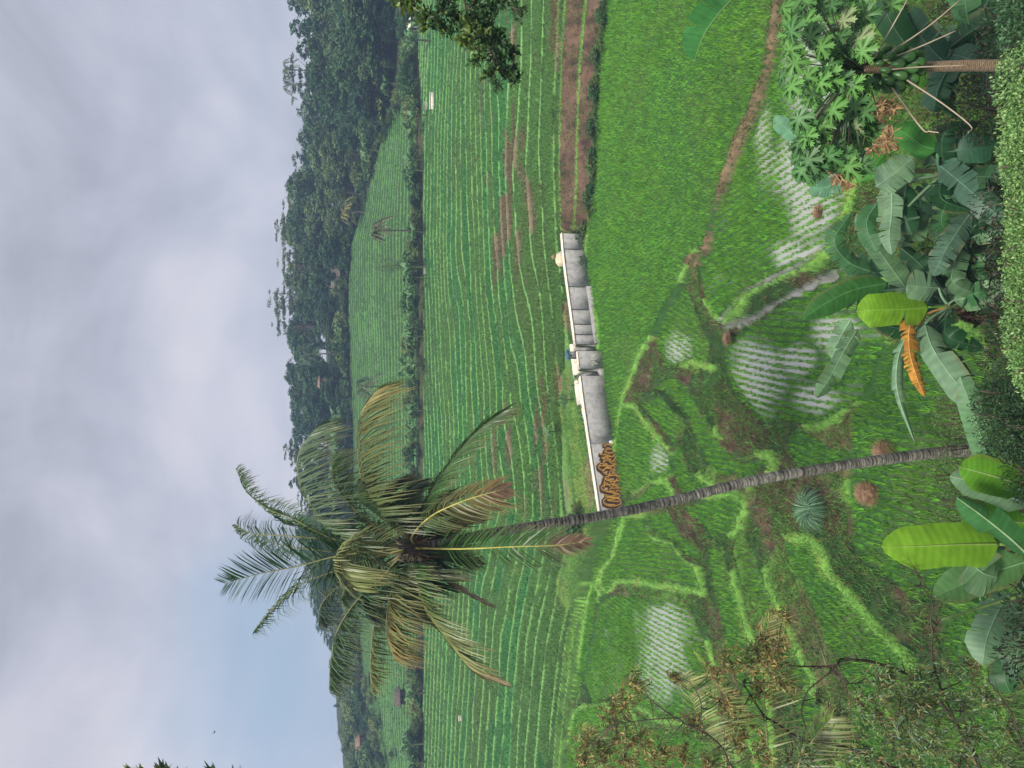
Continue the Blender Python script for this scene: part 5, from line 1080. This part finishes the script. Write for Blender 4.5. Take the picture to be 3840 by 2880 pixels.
for i in range(44):
    u_ = i / 43; cpt = PY(3262 + 165 * u_, 258, pj[1]); a = i * 2.4; wr = .1 + .17 * math.sin(math.pi * min(u_ * 1.05, 1)) ** .6
    q = cpt + np.array([math.cos(a) * wr, math.sin(a) * wr, RP.uniform(-.02, .02)]); s_ = .8 + 1.0 * u_ ** .7 * RP.uniform(.8, 1.1)
    o_ = bpy.data.objects.new('fruit', FM); COL.objects.link(o_); o_.parent = pap; o_.location = Vector(q) - pap.location; o_.scale = (s_,) * 3; d = Vector((math.cos(a) * .55, math.sin(a) * .55, -1)); o_.rotation_euler = d.to_track_quat('-Z', 'Y').to_euler()
def papaya_leaf(mb, c, nrm, fwd, R_, col, R):
    nrm = unit(nrm); fwd = unit(fwd - nrm * (fwd @ nrm)); sd_ = np.cross(nrm, fwd); V = [np.array(c)]; T_ = []; 
    lobes = [(-150, .55), (-105, .8), (-55, .95), (0, 1.0), (55, .95), (105, .8), (150, .55)]
    out = []
    for i, (ang, ln) in enumerate(lobes):
        a0 = math.radians(ang); ln = ln * R_ * R.uniform(.88, 1.1)
        prof = [(-25, .34), (-18, .5), (-26, .72), (-13, .64), (-16, .9), (-6, .82), (0, 1.0), (6, .82), (16, .9), (13, .64), (26, .72), (18, .5), (25, .34)]
        for da, f_ in prof: out.append((a0 + math.radians(da), f_ * ln))
    for a_, r_ in out:
        dr = -.28 * (r_ / R_) ** 2 * R_; V.append(c + fwd * math.cos(a_) * r_ + sd_ * math.sin(a_) * r_ + nrm * (dr + .04 * R_ * math.sin(a_ * 7)))
    n_ = len(out); T_ = [[0, i, i + 1] for i in range(1, n_)]
    Cc = np.tile(np.array(col), (n_ + 1, 1)) * R.uniform(.85, 1.15, (n_ + 1, 1)); Cc[0] = np.array(col) * 1.3 + .03
    mb.add(V, None, T_, Cc)
pc = C_[-1]
pls = []
for i in range(150):
    X = 2930 + 320 * RP.uniform(0, 1) ** .8; Y = RP.uniform(-40, 660); d_ = 11 + RP.uniform(-1.0, .7)
    if X > 3180 and abs(Y - 260) < 60: X -= 120
    if X < 2965 and Y > 420: X += 60
    pls.append((X, Y, d_, 1))
pls += [(3265, 480, 10.6, 1), (3210, 470, 10.4, 2), (3160, 80, 10.5, 2), (3220, 150, 10.3, 2), (3190, 330, 10.3, 2), (3100, 300, 10.2, 0), (3340, 20, 11, 0), (2960, 180, 11, 1), (2950, 130, 11, 1), (3010, 560, 11.2, 1), (3070, 640, 11.3, 1)]
for i, (X, Y, d_, k) in enumerate(pls):
    c = PD(X, Y, d_); out = unit(c - pc); mb = MB()
    mb.tube(catmull([pc + out * .05, (pc + c) / 2 + [0, 0, .08], c], 8), np.linspace(.013, .006, 8), (.10, .17, .07) if i % 4 else (.2, .13, .1), 5)
    col = np.array([(.10, .26, .045), (.055, .16, .035), (.24, .31, .14)][k if k != 1 else int(RP.integers(2))]) * RP.uniform(.8, 1.2)
    papaya_leaf(mb, c, np.array([0, -.35, 1.]) + RP.normal(0, .35, 3) + out * .3, out * np.array([1, 1, .3]) + [0, -.05, -.35], RP.uniform(.18, .26), col, RP); mb.part('leaf', M_leaf, pap)
for pts in ([(3285, 240), (3450, 175), (3585, 115)], [(3280, 215), (3340, 110), (3402, 0)], [(3325, 205), (3480, 100), (3600, 0)], [(3300, 265), (3440, 252), (3625, 245)], [(3345, 330), (3455, 480), (3485, 492), (3520, 497)], [(3400, 300), (3530, 385), (3640, 472), (3630, 498)], [(3243, 310), (3250, 460), (3236, 545)], [(3258, 310), (3280, 380), (3285, 430)]):
    mb = MB(); mb.tube(catmull([PD(X, Y, 10.9 - .12 * q) for q, (X, Y) in enumerate(pts)], 12), np.linspace(.013, .007, 12), (.38, .31, .22) if pts[0][0] > 3270 else (.16, .17, .1), 6); mb.part('leaf_stalk', M_stem, pap, True)

# ---- leafy things near the camera
def cards(mb, P, D, L, Wd, C, R, fold=.25):
    """pointed leaves at P along D"""
    m = len(P); D = D / np.linalg.norm(D, axis=1)[:, None]; r_ = R.normal(0, 1, (m, 3)) + np.array([0, 0, .8]); Sd = np.cross(D, r_); Sd /= np.linalg.norm(Sd, axis=1)[:, None] + 1e-9; Nn = np.cross(Sd, D)
    L = np.broadcast_to(L, (m,))[:, None]; Wd = np.broadcast_to(Wd, (m,))[:, None]
    a = P; b = P + D * L * .45 + Sd * Wd * .5 + Nn * Wd * fold; c = P + D * L - Nn * L * .1; d = P + D * L * .45 - Sd * Wd * .5 + Nn * Wd * fold
    V = np.stack([a, b, c, d], 1).reshape(-1, 3); i = np.arange(m) * 4
    T_ = np.vstack([np.stack([i, i + 1, i + 2], 1), np.stack([i, i + 2, i + 3], 1)]); mb.add(V, None, T_, np.repeat(np.clip(C, .003, 1), 4, 0))
def twiggy(name, label, cat, root, limbs, clusters, leaf, seed, group=None, extra_limbs=()):
    """limbs: photo polylines with depth; clusters: (X, Y, r, depth, n, colours)"""
    R = np.random.default_rng(seed); zg = gz(root[0], root[1]); e = empty(name, (root[0], root[1], zg), label, cat, group); J = np.array(root, float)
    mb = MB(); mb.tube(catmull([(J[0], J[1], zg - .3), (J[0], J[1], (zg + J[2]) / 2), J], 8), np.linspace(.11, .07, 8), (.12, .10, .08), 8); mb.part('trunk', M_bark, e, True)
    ends = []
    for lm, r0, cc in limbs:
        P = [PD(*q) for q in lm]; C_ = catmull(P, 10 * len(P)); mb = MB(); mb.tube(C_, np.linspace(r0, r0 * .3, len(C_)), cc, 6)
        for q in range(4, len(C_), 3):
            d = unit(R.normal(0, 1, 3) + np.array([0, 0, .5])); l = R.uniform(.1, .3); mb.tube([C_[q], C_[q] + d * l * .6, C_[q] + d * l + [0, 0, -.02]], [r0 * .3, r0 * .2, .002], cc, 4)
        mb.part('branch', M_stem, e, True); ends += list(C_)
    ends = np.array(ends) if len(ends) else J[None]
    for (X, Y, r, d_, n, cols) in clusters:
        c = PD(X, Y, d_); rw = r / FPX * d_; mb = MB(); k = np.argmin(np.linalg.norm(ends - c, axis=1)); mb.tube(catmull([ends[k], (ends[k] + c) / 2 + R.normal(0, .03, 3), c], 6), np.linspace(.01, .004, 6), (.07, .055, .04), 4)
        nt_ = max(4, n // 9); dd = R.normal(0, 1, (nt_, 3)); dd /= np.linalg.norm(dd, axis=1)[:, None]; tips = c + dd * rw * R.uniform(.5, 1.15, (nt_, 1))
        for q in tips[: min(nt_, 7)]: mb.tube([c, q], [.005, .002], (.08, .06, .04), 3)
        ti = R.integers(0, nt_, n); f_ = R.uniform(.25, 1.05, n)[:, None]; P = c + (tips[ti] - c) * f_ + R.normal(0, .012, (n, 3)); D = (tips[ti] - c) / rw * .25 + R.normal(0, .55, (n, 3)) + np.array(leaf.get('dir', (0, 0, 0)))
        cl_ = np.array(cols)[R.integers(0, len(cols), n)] * R.uniform(.65, 1.35, (n, 1)); cards(mb, P, D, leaf['L'] * R.uniform(.6, 1.3, n), leaf['W'] * R.uniform(.7, 1.2, n), cl_, R)
        mb.part('leaf_spray', M_leaf, e)
    return e
BRN = (.28, .2, .08); OL = (.17, .22, .06); GG = (.18, .25, .15); YB = (.36, .3, .09); OR = (.24, .14, .06); LG = (.13, .26, .07)
bk_ = (.055, .035, .028)
twiggy('sparse_tree', 'sparse brown-leaved tree filling the lower left corner', 'tree', PD(3750, 3010, 10.5), [
 ([(3560, 2960, 10.4), (3400, 2900, 10.2), (3130, 2790, 10), (3019, 2778, 10), (2900, 2706, 9.9), (2859, 2675, 9.9), (2787, 2562, 9.8)], .03, bk_),
 ([(3700, 2960, 10.4), (3640, 2800, 10.4), (3500, 2600, 10.4), (3410, 2531, 10.3), (3280, 2485, 10.2), (3223, 2476, 10.1), (3155, 2472, 10.1), (3138, 2493, 10), (3091, 2499, 10), (2976, 2497, 9.9), (2940, 2480, 9.9)], .028, bk_),
 ([(3138, 2493, 10), (3125, 2514, 10), (3172, 2557, 9.9), (3206, 2565, 9.9)], .014, bk_),
 ([(3100, 2500, 10), (3070, 2412, 10), (3049, 2383, 10), (2951, 2281, 9.9)], .009, (.2, .17, .14)), ([(3140, 2470, 10), (3110, 2440, 10), (3050, 2330, 10)], .007, (.2, .17, .14)),
 ([(3125, 2514, 10), (3078, 2548, 10), (3027, 2595, 10), (3006, 2667, 10), (3015, 2710, 10), (3040, 2774, 10)], .012, bk_),
 ([(3650, 2950, 10.3), (3600, 2750, 10.2), (3520, 2560, 10.1), (3493, 2430, 10), (3499, 2378, 10), (3489, 2327, 10), (3497, 2285, 10), (3491, 2242, 10), (3457, 2200, 10), (3440, 2150, 10), (3370, 2116, 10)], .017, bk_),
 ([(3486, 2212, 10), (3448, 2193, 10), (3423, 2212, 10), (3346, 2225, 10)], .008, bk_), ([(3475, 2200, 10), (3430, 2130, 10), (3405, 2090, 10)], .006, bk_),
 ([(2900, 2990, 9.6), (2800, 2930, 9.5), (2741, 2869, 9.4), (2705, 2801, 9.4), (2646, 2751, 9.3), (2565, 2711, 9.3), (2533, 2693, 9.2), (2407, 2702, 9.2), (2307, 2715, 9.2)], .016, bk_),
 ([(2533, 2693, 9.2), (2475, 2652, 9.2), (2407, 2598, 9.2)], .011, bk_), ([(2450, 2698, 9.2), (2442, 2640, 9.2), (2420, 2590, 9.2)], .007, bk_),
 ([(2624, 2735, 9.3), (2628, 2634, 9.3), (2588, 2562, 9.3), (2551, 2543, 9.3)], .009, bk_),
 ([(3900, 2900, 9.5), (3840, 2803, 9.5), (3797, 2684, 9.5), (3746, 2604, 9.5), (3699, 2548, 9.5)], .015, bk_), ([(3680, 2900, 9.7), (3631, 2786, 9.7), (3618, 2701, 9.7), (3597, 2582, 9.7)], .01, bk_),
 ([(3640, 2930, 10), (3580, 2863, 9.9), (3516, 2808, 9.8), (3410, 2748, 9.7), (3295, 2697, 9.7)], .018, bk_),
], [(X, Y, r * 1.45, 9.3 + (i % 5) * .12, int(r * 4.6), (BRN, YB, OL, OR, OL)) for i, (X, Y, r) in enumerate([(2380, 2570, 42), (2345, 2640, 45), (2300, 2700, 55), (2200, 2800, 60), (2280, 2810, 70), (2380, 2780, 60), (2460, 2830, 55), (2180, 2865, 45), (2530, 2545, 26), (2600, 2715, 42), (2690, 2530, 45), (2740, 2480, 42), (2810, 2500, 42), (2835, 2440, 42), (2870, 2400, 45), (2920, 2420, 45), (2935, 2300, 30), (2700, 2625, 48), (2770, 2680, 55), (2860, 2590, 50), (2930, 2560, 45), (2880, 2480, 42), (2350, 2850, 55), (2560, 2840, 40), (2650, 2850, 40), (2850, 2820, 50), (2760, 2790, 45)])]
 + [(X, Y, r * 1.35, 9.5 + (i % 6) * .15, int(r * 4.8), (OL, GG, OL, BRN, LG, GG)) for i, (X, Y, r) in enumerate([(3300, 2560, 60), (3230, 2620, 60), (3380, 2600, 70), (3460, 2550, 60), (3540, 2510, 50), (3640, 2500, 34), (3300, 2700, 75), (3400, 2690, 75), (3500, 2670, 70), (3600, 2630, 60), (3200, 2780, 75), (3350, 2800, 80), (3500, 2780, 80), (3650, 2760, 65), (3700, 2610, 45), (3100, 2840, 60), (3600, 2850, 70), (3780, 2720, 40), (3010, 2830, 45), (2960, 2860, 40), (3150, 2680, 42), (3250, 2860, 70), (3420, 2860, 70), (3060, 2620, 26), (3750, 2850, 50), (3330, 2520, 36), (3440, 2640, 50)])],
 dict(L=.075, W=.021, dir=(0, 0, -.45)), 31)
# young coconut fronds entering at the lower left
yp = PD(2790, 3150, 10.2); zg = gz(yp[0], yp[1]); ype = empty('young_palm', (yp[0], yp[1], zg), 'young palm out of frame whose yellowish fronds reach in at the lower left', 'palm tree')
mb = MB(); mb.tube([(yp[0], yp[1], zg - .2), (yp[0], yp[1], yp[2])], [.14, .1], (.14, .11, .08), 8); mb.part('trunk', M_bark, ype, True)
for pts, L_, c0, c1, u_ in (([(2900, 2960), (2877, 2788), (2863, 2560), (2862, 2426), (2897, 2290)], .42, (.17, .2, .06), (.3, .24, .09), CF), ([(2735, 2980), (2721, 2806), (2723, 2697), (2714, 2630), (2687, 2565)], .55, (.16, .22, .08), (.25, .24, .08), None),
   ([(2760, 2940), (2678, 2788), (2633, 2720), (2588, 2607), (2565, 2530)], .4, (.22, .25, .1), (.3, .3, .13), CF), ([(2720, 2760), (2700, 2640), (2670, 2540), (2612, 2455)], .34, (.12, .26, .03), (.2, .3, .04), None),
   ([(2300, 2990), (2240, 2890), (2210, 2800), (2180, 2720)], .34, (.09, .22, .04), (.2, .25, .06), CF), ([(2960, 3000), (3000, 2850), (3060, 2760), (3120, 2690)], .4, (.14, .17, .07), (.16, .18, .06), CF)):
    P = [yp] + [PD(X, Y, 10.0 - .1 * q) for q, (X, Y) in enumerate(pts)]; mm, lb = MB(), MB(); frond_mesh(mm, lb, P, L_, 44, .02, c0, c1, u_, .5, .35, rng, 0, (.3, .26, .12), .6, r0=.014)
    o_ = lb.part('frond', M_frond, ype); link('rachis', mm.mesh('rachis', M_stem, origin=ype.location), o_)
# bough at the upper right
DL = (.03, .075, .02); YL = (.13, .19, .03); ML = (.05, .12, .03)
cl_ = [(1500, 5, 45, 9.8, 90, (YL, YL, ML)), (1555, 25, 55, 9.8, 150, (YL, ML, YL)), (1600, 60, 50, 9.7, 140, (YL, ML, DL)), (1650, 20, 60, 9.9, 150, (ML, DL, DL)), (1650, 90, 42, 9.7, 110, (ML, DL, YL)), (1700, 50, 45, 9.8, 100, (DL, DL, ML)), (1600, 110, 26, 9.7, 40, (ML, YL)), (1690, 120, 26, 9.7, 36, (DL, ML)),
       (1780, 30, 55, 9.9, 130, (DL, DL, ML)), (1860, 20, 55, 9.9, 120, (DL, ML, DL)), (1760, 90, 50, 9.7, 130, (ML, YL, DL)), (1830, 80, 55, 9.8, 150, (DL, DL, ML)), (1750, 150, 40, 9.6, 100, (YL, ML, YL)), (1810, 150, 50, 9.7, 130, (ML, DL, YL)), (1870, 140, 48, 9.8, 120, (DL, DL, ML)), (1800, 210, 45, 9.6, 110, (YL, ML, ML)), (1870, 210, 50, 9.7, 130, (DL, ML, DL)), (1920, 190, 34, 9.8, 60, (DL,)), (1850, 270, 40, 9.6, 80, (ML, YL, DL)), (1900, 270, 42, 9.7, 90, (DL, ML)), (1870, 315, 26, 9.6, 34, (ML, DL)), (1930, 305, 24, 9.7, 26, (DL,)), (1940, 260, 22, 9.7, 24, (DL,)), (1945, 30, 34, 9.8, 44, (DL, ML)), (1960, 60, 18, 9.8, 18, (DL,)), (1840, -60, 80, 10, 100, (DL, ML)), (1650, -60, 80, 10, 100, (DL, ML))]
twiggy('leafy_tree', 'tree outside the frame with dark oval leaves hanging in at the upper right', 'tree', PD(1900, -420, 10.5), [
 ([(1900, -420, 10.5), (1800, -200, 10.2), (1720, -60, 10), (1650, 40, 9.9), (1580, 70, 9.8)], .035, (.1, .08, .06)), ([(1800, -200, 10.2), (1790, -40, 10), (1770, 60, 9.9), (1840, 190, 9.7), (1900, 290, 9.7)], .028, (.12, .08, .06)), ([(1740, -20, 10), (1760, 60, 9.9), (1870, 140, 9.8), (1930, 250, 9.8)], .014, (.12, .08, .06)), ([(1850, -80, 10), (1900, 0, 9.9), (1950, 60, 9.8)], .012, (.1, .07, .05))],
 cl_, dict(L=.085, W=.048, dir=(0, 0, .1)), 33)
# leaf tips at the upper left
twiggy('leafy_tree', 'tree outside the frame whose yellow-green leaf tips enter at the top left corner', 'tree', PD(800, 3300, 9.5), [([(800, 3300, 9.5), (700, 3080, 9.3), (560, 2960, 9.2), (500, 2920, 9.2)], .02, bk_), ([(800, 3300, 9.5), (820, 3080, 9.3), (850, 2940, 9.2)], .015, bk_)],
 [(470, 2925, 38, 9.2, 40, (ML, YB, DL)), (530, 2905, 40, 9.2, 60, (YL, YB, DL)), (600, 2915, 40, 9.2, 50, (DL, ML, YB)), (670, 2915, 36, 9.2, 36, (DL, YL)), (790, 2915, 36, 9.2, 36, (DL, YL)), (880, 2918, 34, 9.2, 30, (ML, DL)), (900, 2960, 60, 9.3, 40, (DL,)), (600, 2980, 80, 9.3, 60, (DL, ML)), (760, 2980, 80, 9.3, 60, (DL, ML))], dict(L=.16, W=.045, dir=(.5, 0, .9)), 35)
# hedge of small pale green leaves along the bottom, dark fern-like shrub beside it
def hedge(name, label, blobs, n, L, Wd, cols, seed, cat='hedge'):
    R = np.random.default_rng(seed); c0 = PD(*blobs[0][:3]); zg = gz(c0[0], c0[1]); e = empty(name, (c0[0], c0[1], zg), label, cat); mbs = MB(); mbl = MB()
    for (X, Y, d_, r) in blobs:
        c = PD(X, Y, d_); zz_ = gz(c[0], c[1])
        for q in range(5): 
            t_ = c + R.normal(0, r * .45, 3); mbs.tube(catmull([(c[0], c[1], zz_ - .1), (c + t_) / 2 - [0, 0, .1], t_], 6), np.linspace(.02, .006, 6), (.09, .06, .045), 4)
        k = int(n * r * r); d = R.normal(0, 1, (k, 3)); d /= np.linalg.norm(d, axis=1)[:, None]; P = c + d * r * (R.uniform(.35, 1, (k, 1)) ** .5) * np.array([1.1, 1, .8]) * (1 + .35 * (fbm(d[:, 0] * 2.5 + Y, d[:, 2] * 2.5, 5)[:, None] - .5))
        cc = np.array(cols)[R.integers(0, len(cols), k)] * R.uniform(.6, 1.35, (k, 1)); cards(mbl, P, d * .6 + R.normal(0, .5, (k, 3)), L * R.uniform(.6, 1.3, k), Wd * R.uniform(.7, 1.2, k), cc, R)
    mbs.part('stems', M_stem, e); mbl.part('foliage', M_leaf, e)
    return e
PG = (.18, .34, .09); PG2 = (.1, .23, .06); PG3 = (.28, .42, .15)
hedge('hedge', 'clipped hedge of small pale green leaves along the bottom edge, centre', [(3900 + 22 * math.sin(Y * .05), Y, 8.4, .33 + .07 * math.sin(Y * .031)) for Y in range(700, 1440, 60)] + [(3800, 820, 8.6, .12), (3795, 980, 8.6, .14), (3805, 1130, 8.6, .12), (3790, 1300, 8.7, .1), (3810, 740, 8.6, .13), (3870, 1050, 8.5, .3), (3880, 900, 8.5, .32), (3860, 1200, 8.5, .22)], 15000, .038, .02, (PG, PG2, PG3, PG), 41)
hedge('hedge', 'paler leafy hedge stretch right of centre below the papaya', [(3895 + 20 * math.sin(Y * .04), Y, 8.4, .38 + .07 * math.sin(Y * .027)) for Y in range(300, 720, 60)] + [(3850, 620, 8.6, .3), (3800, 560, 8.8, .2), (3860, 450, 8.6, .34)], 13000, .042, .022, (PG, PG3, PG2), 43)
hedge('shrub', 'darker small-leaved shrub at the bottom right corner', [(3870, Y, 8.8, .4) for Y in (-60, 60, 180)] + [(3800, 20, 9, .2)], 8000, .05, .024, ((.05, .12, .05), (.07, .16, .06)), 45, 'shrub')
hedge('shrub', 'dark feathery shrub at the bottom beside the speckled banana leaf', [(3800, 1480, 10.4, .45), (3760, 1560, 10.6, .45), (3840, 1600, 10.2, .5), (3790, 1690, 10.6, .45), (3860, 1780, 10.3, .4), (3700, 1500, 10.8, .25), (3850, 1400, 10.2, .4)], 6500, .06, .018, ((.02, .06, .02), (.035, .09, .03), (.06, .12, .03), (.03, .07, .025)), 47, 'shrub')
hedge('shrub', 'low weeds with yellow-green sprigs around the palm foot', [(3560, 1560, 16.5, .4), (3590, 1660, 16.8, .45), (3560, 1780, 16.2, .4), (3580, 1900, 15.8, .4), (3660, 1600, 15.5, .5), (3640, 1820, 15.5, .5)], 1800, .09, .02, ((.12, .2, .05), (.2, .26, .08), (.07, .13, .04)), 49, 'weeds')
for i, (bl, lab) in enumerate((([(3790, 760, 12.6, .6), (3840, 900, 12, .6), (3820, 1040, 12.3, .6), (3700, 700, 17, .8), (3640, 820, 17.6, .8), (3700, 950, 17, .8), (3560, 900, 18.5, .7), (3680, 1080, 17, .7)], 'undergrowth coloured shade-dark beneath the middle banana plants'), ([(3700, 400, 13, .6), (3760, 240, 12.6, .6), (3820, 100, 12, .7), (3620, 420, 16, .8), (3600, 80, 16, .7)], 'undergrowth coloured shade-dark behind the papaya trunk'), ([(3820, 1200, 12.3, .6), (3800, 1330, 12.4, .6)], 'undergrowth coloured shade-dark below the orange dead leaf'), ([(3850, 2450, 10.5, .4), (3870, 2300, 10.4, .4)], 'low weeds under the lower left banana leaves'))):
    hedge('undergrowth', lab, bl, 2200, .09, .03, ((.015, .04, .015), (.03, .07, .02), (.07, .04, .025), (.02, .055, .02)), 51 + i, 'undergrowth')  # near-black leaf colours paint the deep shade between the banana leaves
# fountain of tall grass on a bank
c = G(3085, 1905, -16.5); c[2] = gz(c[0], c[1]); e = empty('grass_clump', c, 'fountain of long silvery-green grass on the bank left of the palm trunk', 'grass clump')
mb = MB(); R = np.random.default_rng(8)
for i in range(420):
    a = R.uniform(0, 6.28); h_ = np.array([math.cos(a), math.sin(a), 0]); L_ = R.uniform(.5, 1.0); s0 = c + h_ * R.uniform(0, .12); p = catmull([s0, s0 + h_ * L_ * .25 + [0, 0, L_ * .5], s0 + h_ * L_ * .6 + [0, 0, L_ * .6], s0 + h_ * L_ * .95 + [0, 0, L_ * .25]], 7)
    sd_ = np.array([-h_[1], h_[0], 0]) * .011; ws = np.array([.7, 1, 1, .9, .7, .45, .05])[:, None]; V = np.vstack([p - sd_ * ws, p + sd_ * ws]); cc = np.array([(.10, .22, .10), (.2, .33, .2), (.06, .14, .06)][R.integers(3)]) * R.uniform(.7, 1.2)
    mb.add(V, [[q, q + 1, q + 8, q + 7] for q in range(6)], None, cc)
mb.part('blades', M_grass, e)
# small plants behind and around the wall
for i, (X, Y, s) in enumerate(((2195, 1960, .5), (2185, 2000, .55), (2215, 1935, .35), (2160, 2030, .45), (2200, 1905, .3))):
    b_ = G(X + 20, Y, -14.4); place_tree('bush', i % 3, (b_[0], b_[1], gz(b_[0], b_[1])), s, i, 'shrub', ['dark shrub touching the left end of the wall', 'second dark shrub left of the wall, by the trunk', 'low shrub at the wall end', 'shrub just left of the palm trunk beyond the wall', 'small shrub behind the graffiti end'][i], 'shrub', 'shrubs at the left end of the wall')
for i, Y in enumerate(range(-20, 1000, 46)):
    y_ = float(np.interp(PY(2225, Y, 46)[0] / (46 + YA), *YK[0])) - .1; b_ = PY(2225, Y, y_); place_tree('bush', i % 3, (b_[0], y_ - .15, gz(b_[0], y_ - .2) - .05), .2 + .08 * (i % 3), i, 'taro_plant', f"low dark leafy plant at the foot of the brown bank, number {i + 1} from the right", 'plant', 'plants along the foot of the brown bank', 1.3)
def sapling(X, Y, z, h_, label, seed, lc):
    R = np.random.default_rng(seed); b_ = G(X, Y, z); zz_ = gz(b_[0], b_[1]); b_ = np.array([b_[0], b_[1], zz_]); e = empty('sapling', b_, label, 'sapling'); mb = MB(); top = b_ + [0, 0, h_]; mb.tube([b_ - [0, 0, .1], b_ + [.03, 0, h_ * .5], top], [.03, .025, .015], (.08, .06, .05), 5); mb.part('trunk', M_bark, e)
    mb = MB(); 
    for q in range(9):
        a = q * 2.4; d = np.array([math.cos(a), math.sin(a), R.uniform(.1, .9)]) * h_ * .3; st = b_ + [0, 0, h_ * R.uniform(.5, 1)]; mb.tube([st, st + d], [.012, .005], (.09, .1, .05), 4); k = 14; P = st + d + R.normal(0, .05, (k, 3)); cards(mb, P, R.normal(0, 1, (k, 3)) + d, .2, .06, np.array(lc) * R.uniform(.7, 1.3, (k, 1)), R)
    mb.part('crown', M_leaf, e)
sapling(2175, 1436, -13.9, 1.3, 'thin bare-stemmed sapling behind the wall left of the gate', 1, (.09, .2, .09)); sapling(2190, 1545, -13.9, 1.3, 'second thin sapling behind the wall, nearer the graffiti', 2, (.09, .2, .08)); sapling(2165, 1500, -13.9, .8, 'short sapling between the two taller ones behind the wall', 3, (.1, .22, .08))
b_ = G(2110, 1618, -13.7); o_ = bpy.data.objects.new('banana_plant', BM[1]); COL.objects.link(o_); o_.location = (b_[0], b_[1], gz(b_[0], b_[1])); o_.scale = (.55,) * 3; tag(o_, 'little pale yellow-green banana plant on the bare soil behind the wall', 'banana plant')
# thin feathery tree in front of the upper field
b_ = PY(1560, 990, 93); zz_ = gz(b_[0], 93); e = empty('feathery_tree', (b_[0], 93, zz_), 'wispy see-through bamboo-like tree standing before the upper field', 'tree'); R = np.random.default_rng(2); mb = MB(); mbl = MB()
for q in range(7):
    tp_ = np.array([b_[0] + R.uniform(-1.4, 1.4), 93 + R.uniform(-.5, .5), zz_ + R.uniform(4.5, 6.8)]); cv = catmull([(b_[0], 93, zz_ - .1), (b_[0] + (tp_[0] - b_[0]) * .3, 93, zz_ + 2.5), tp_], 24); mb.tube(cv, np.linspace(.04, .01, 24), (.1, .1, .06), 4)
    P = cv[R.integers(4, 24, 230)] + R.normal(0, .28, (230, 3)); cards(mbl, P, R.normal(0, 1, (230, 3)) + [0, 0, -.8], .28, .035, np.array((.10, .15, .05)) * R.uniform(.7, 1.3, (230, 1)), R)
mb.part('stems', M_stem, e); mbl.part('crown', M_leaf, e)
# a small bird far up
bp = PD(805, 2745, 70); e = empty('bird', bp, 'tiny dark bird flying high in the sky at left', 'bird'); mb = MB(); mb.tube(catmull([bp + [-.12, 0, 0], bp, bp + [.14, 0, .01]], 7), [.01, .03, .045, .05, .04, .025, .008], (.02, .02, .02), 6)
mb.add([bp + [0, 0, .01], bp + [.06, 0, .01], bp + [.03, .3, .12], bp + [-.03, .26, .1], bp + [.03, -.3, .12], bp + [-.03, -.26, .1]], [[0, 1, 2, 3], [0, 1, 4, 5]], None, (.02, .02, .02)); mb.part('body', M_stem, e)

# ------------------------------------------------------------------ air
hz = bpy.data.meshes.new('haze'); x0, x1, y0, y1, z0, z1 = -262, 262, -12, 332, -26, 34
hz.from_pydata([(x, y, z) for x in (x0, x1) for y in (y0, y1) for z in (z0, z1)], [], [(0, 1, 3, 2), (4, 6, 7, 5), (0, 4, 5, 1), (2, 3, 7, 6), (0, 2, 6, 4), (1, 5, 7, 3)])
m = bpy.data.materials.new('haze_air'); m.use_nodes = True; t = m.node_tree; t.nodes.clear(); o = N(t, 'ShaderNodeOutputMaterial'); v = N(t, 'ShaderNodeVolumePrincipled'); v.inputs['Color'].default_value = (.50, .72, 1.0, 1); v.inputs['Density'].default_value = HAZE_DENSITY; t.links.new(v.outputs[0], o.inputs['Volume'])
hz.materials.append(m); tag(link('haze', hz), kind='stuff')
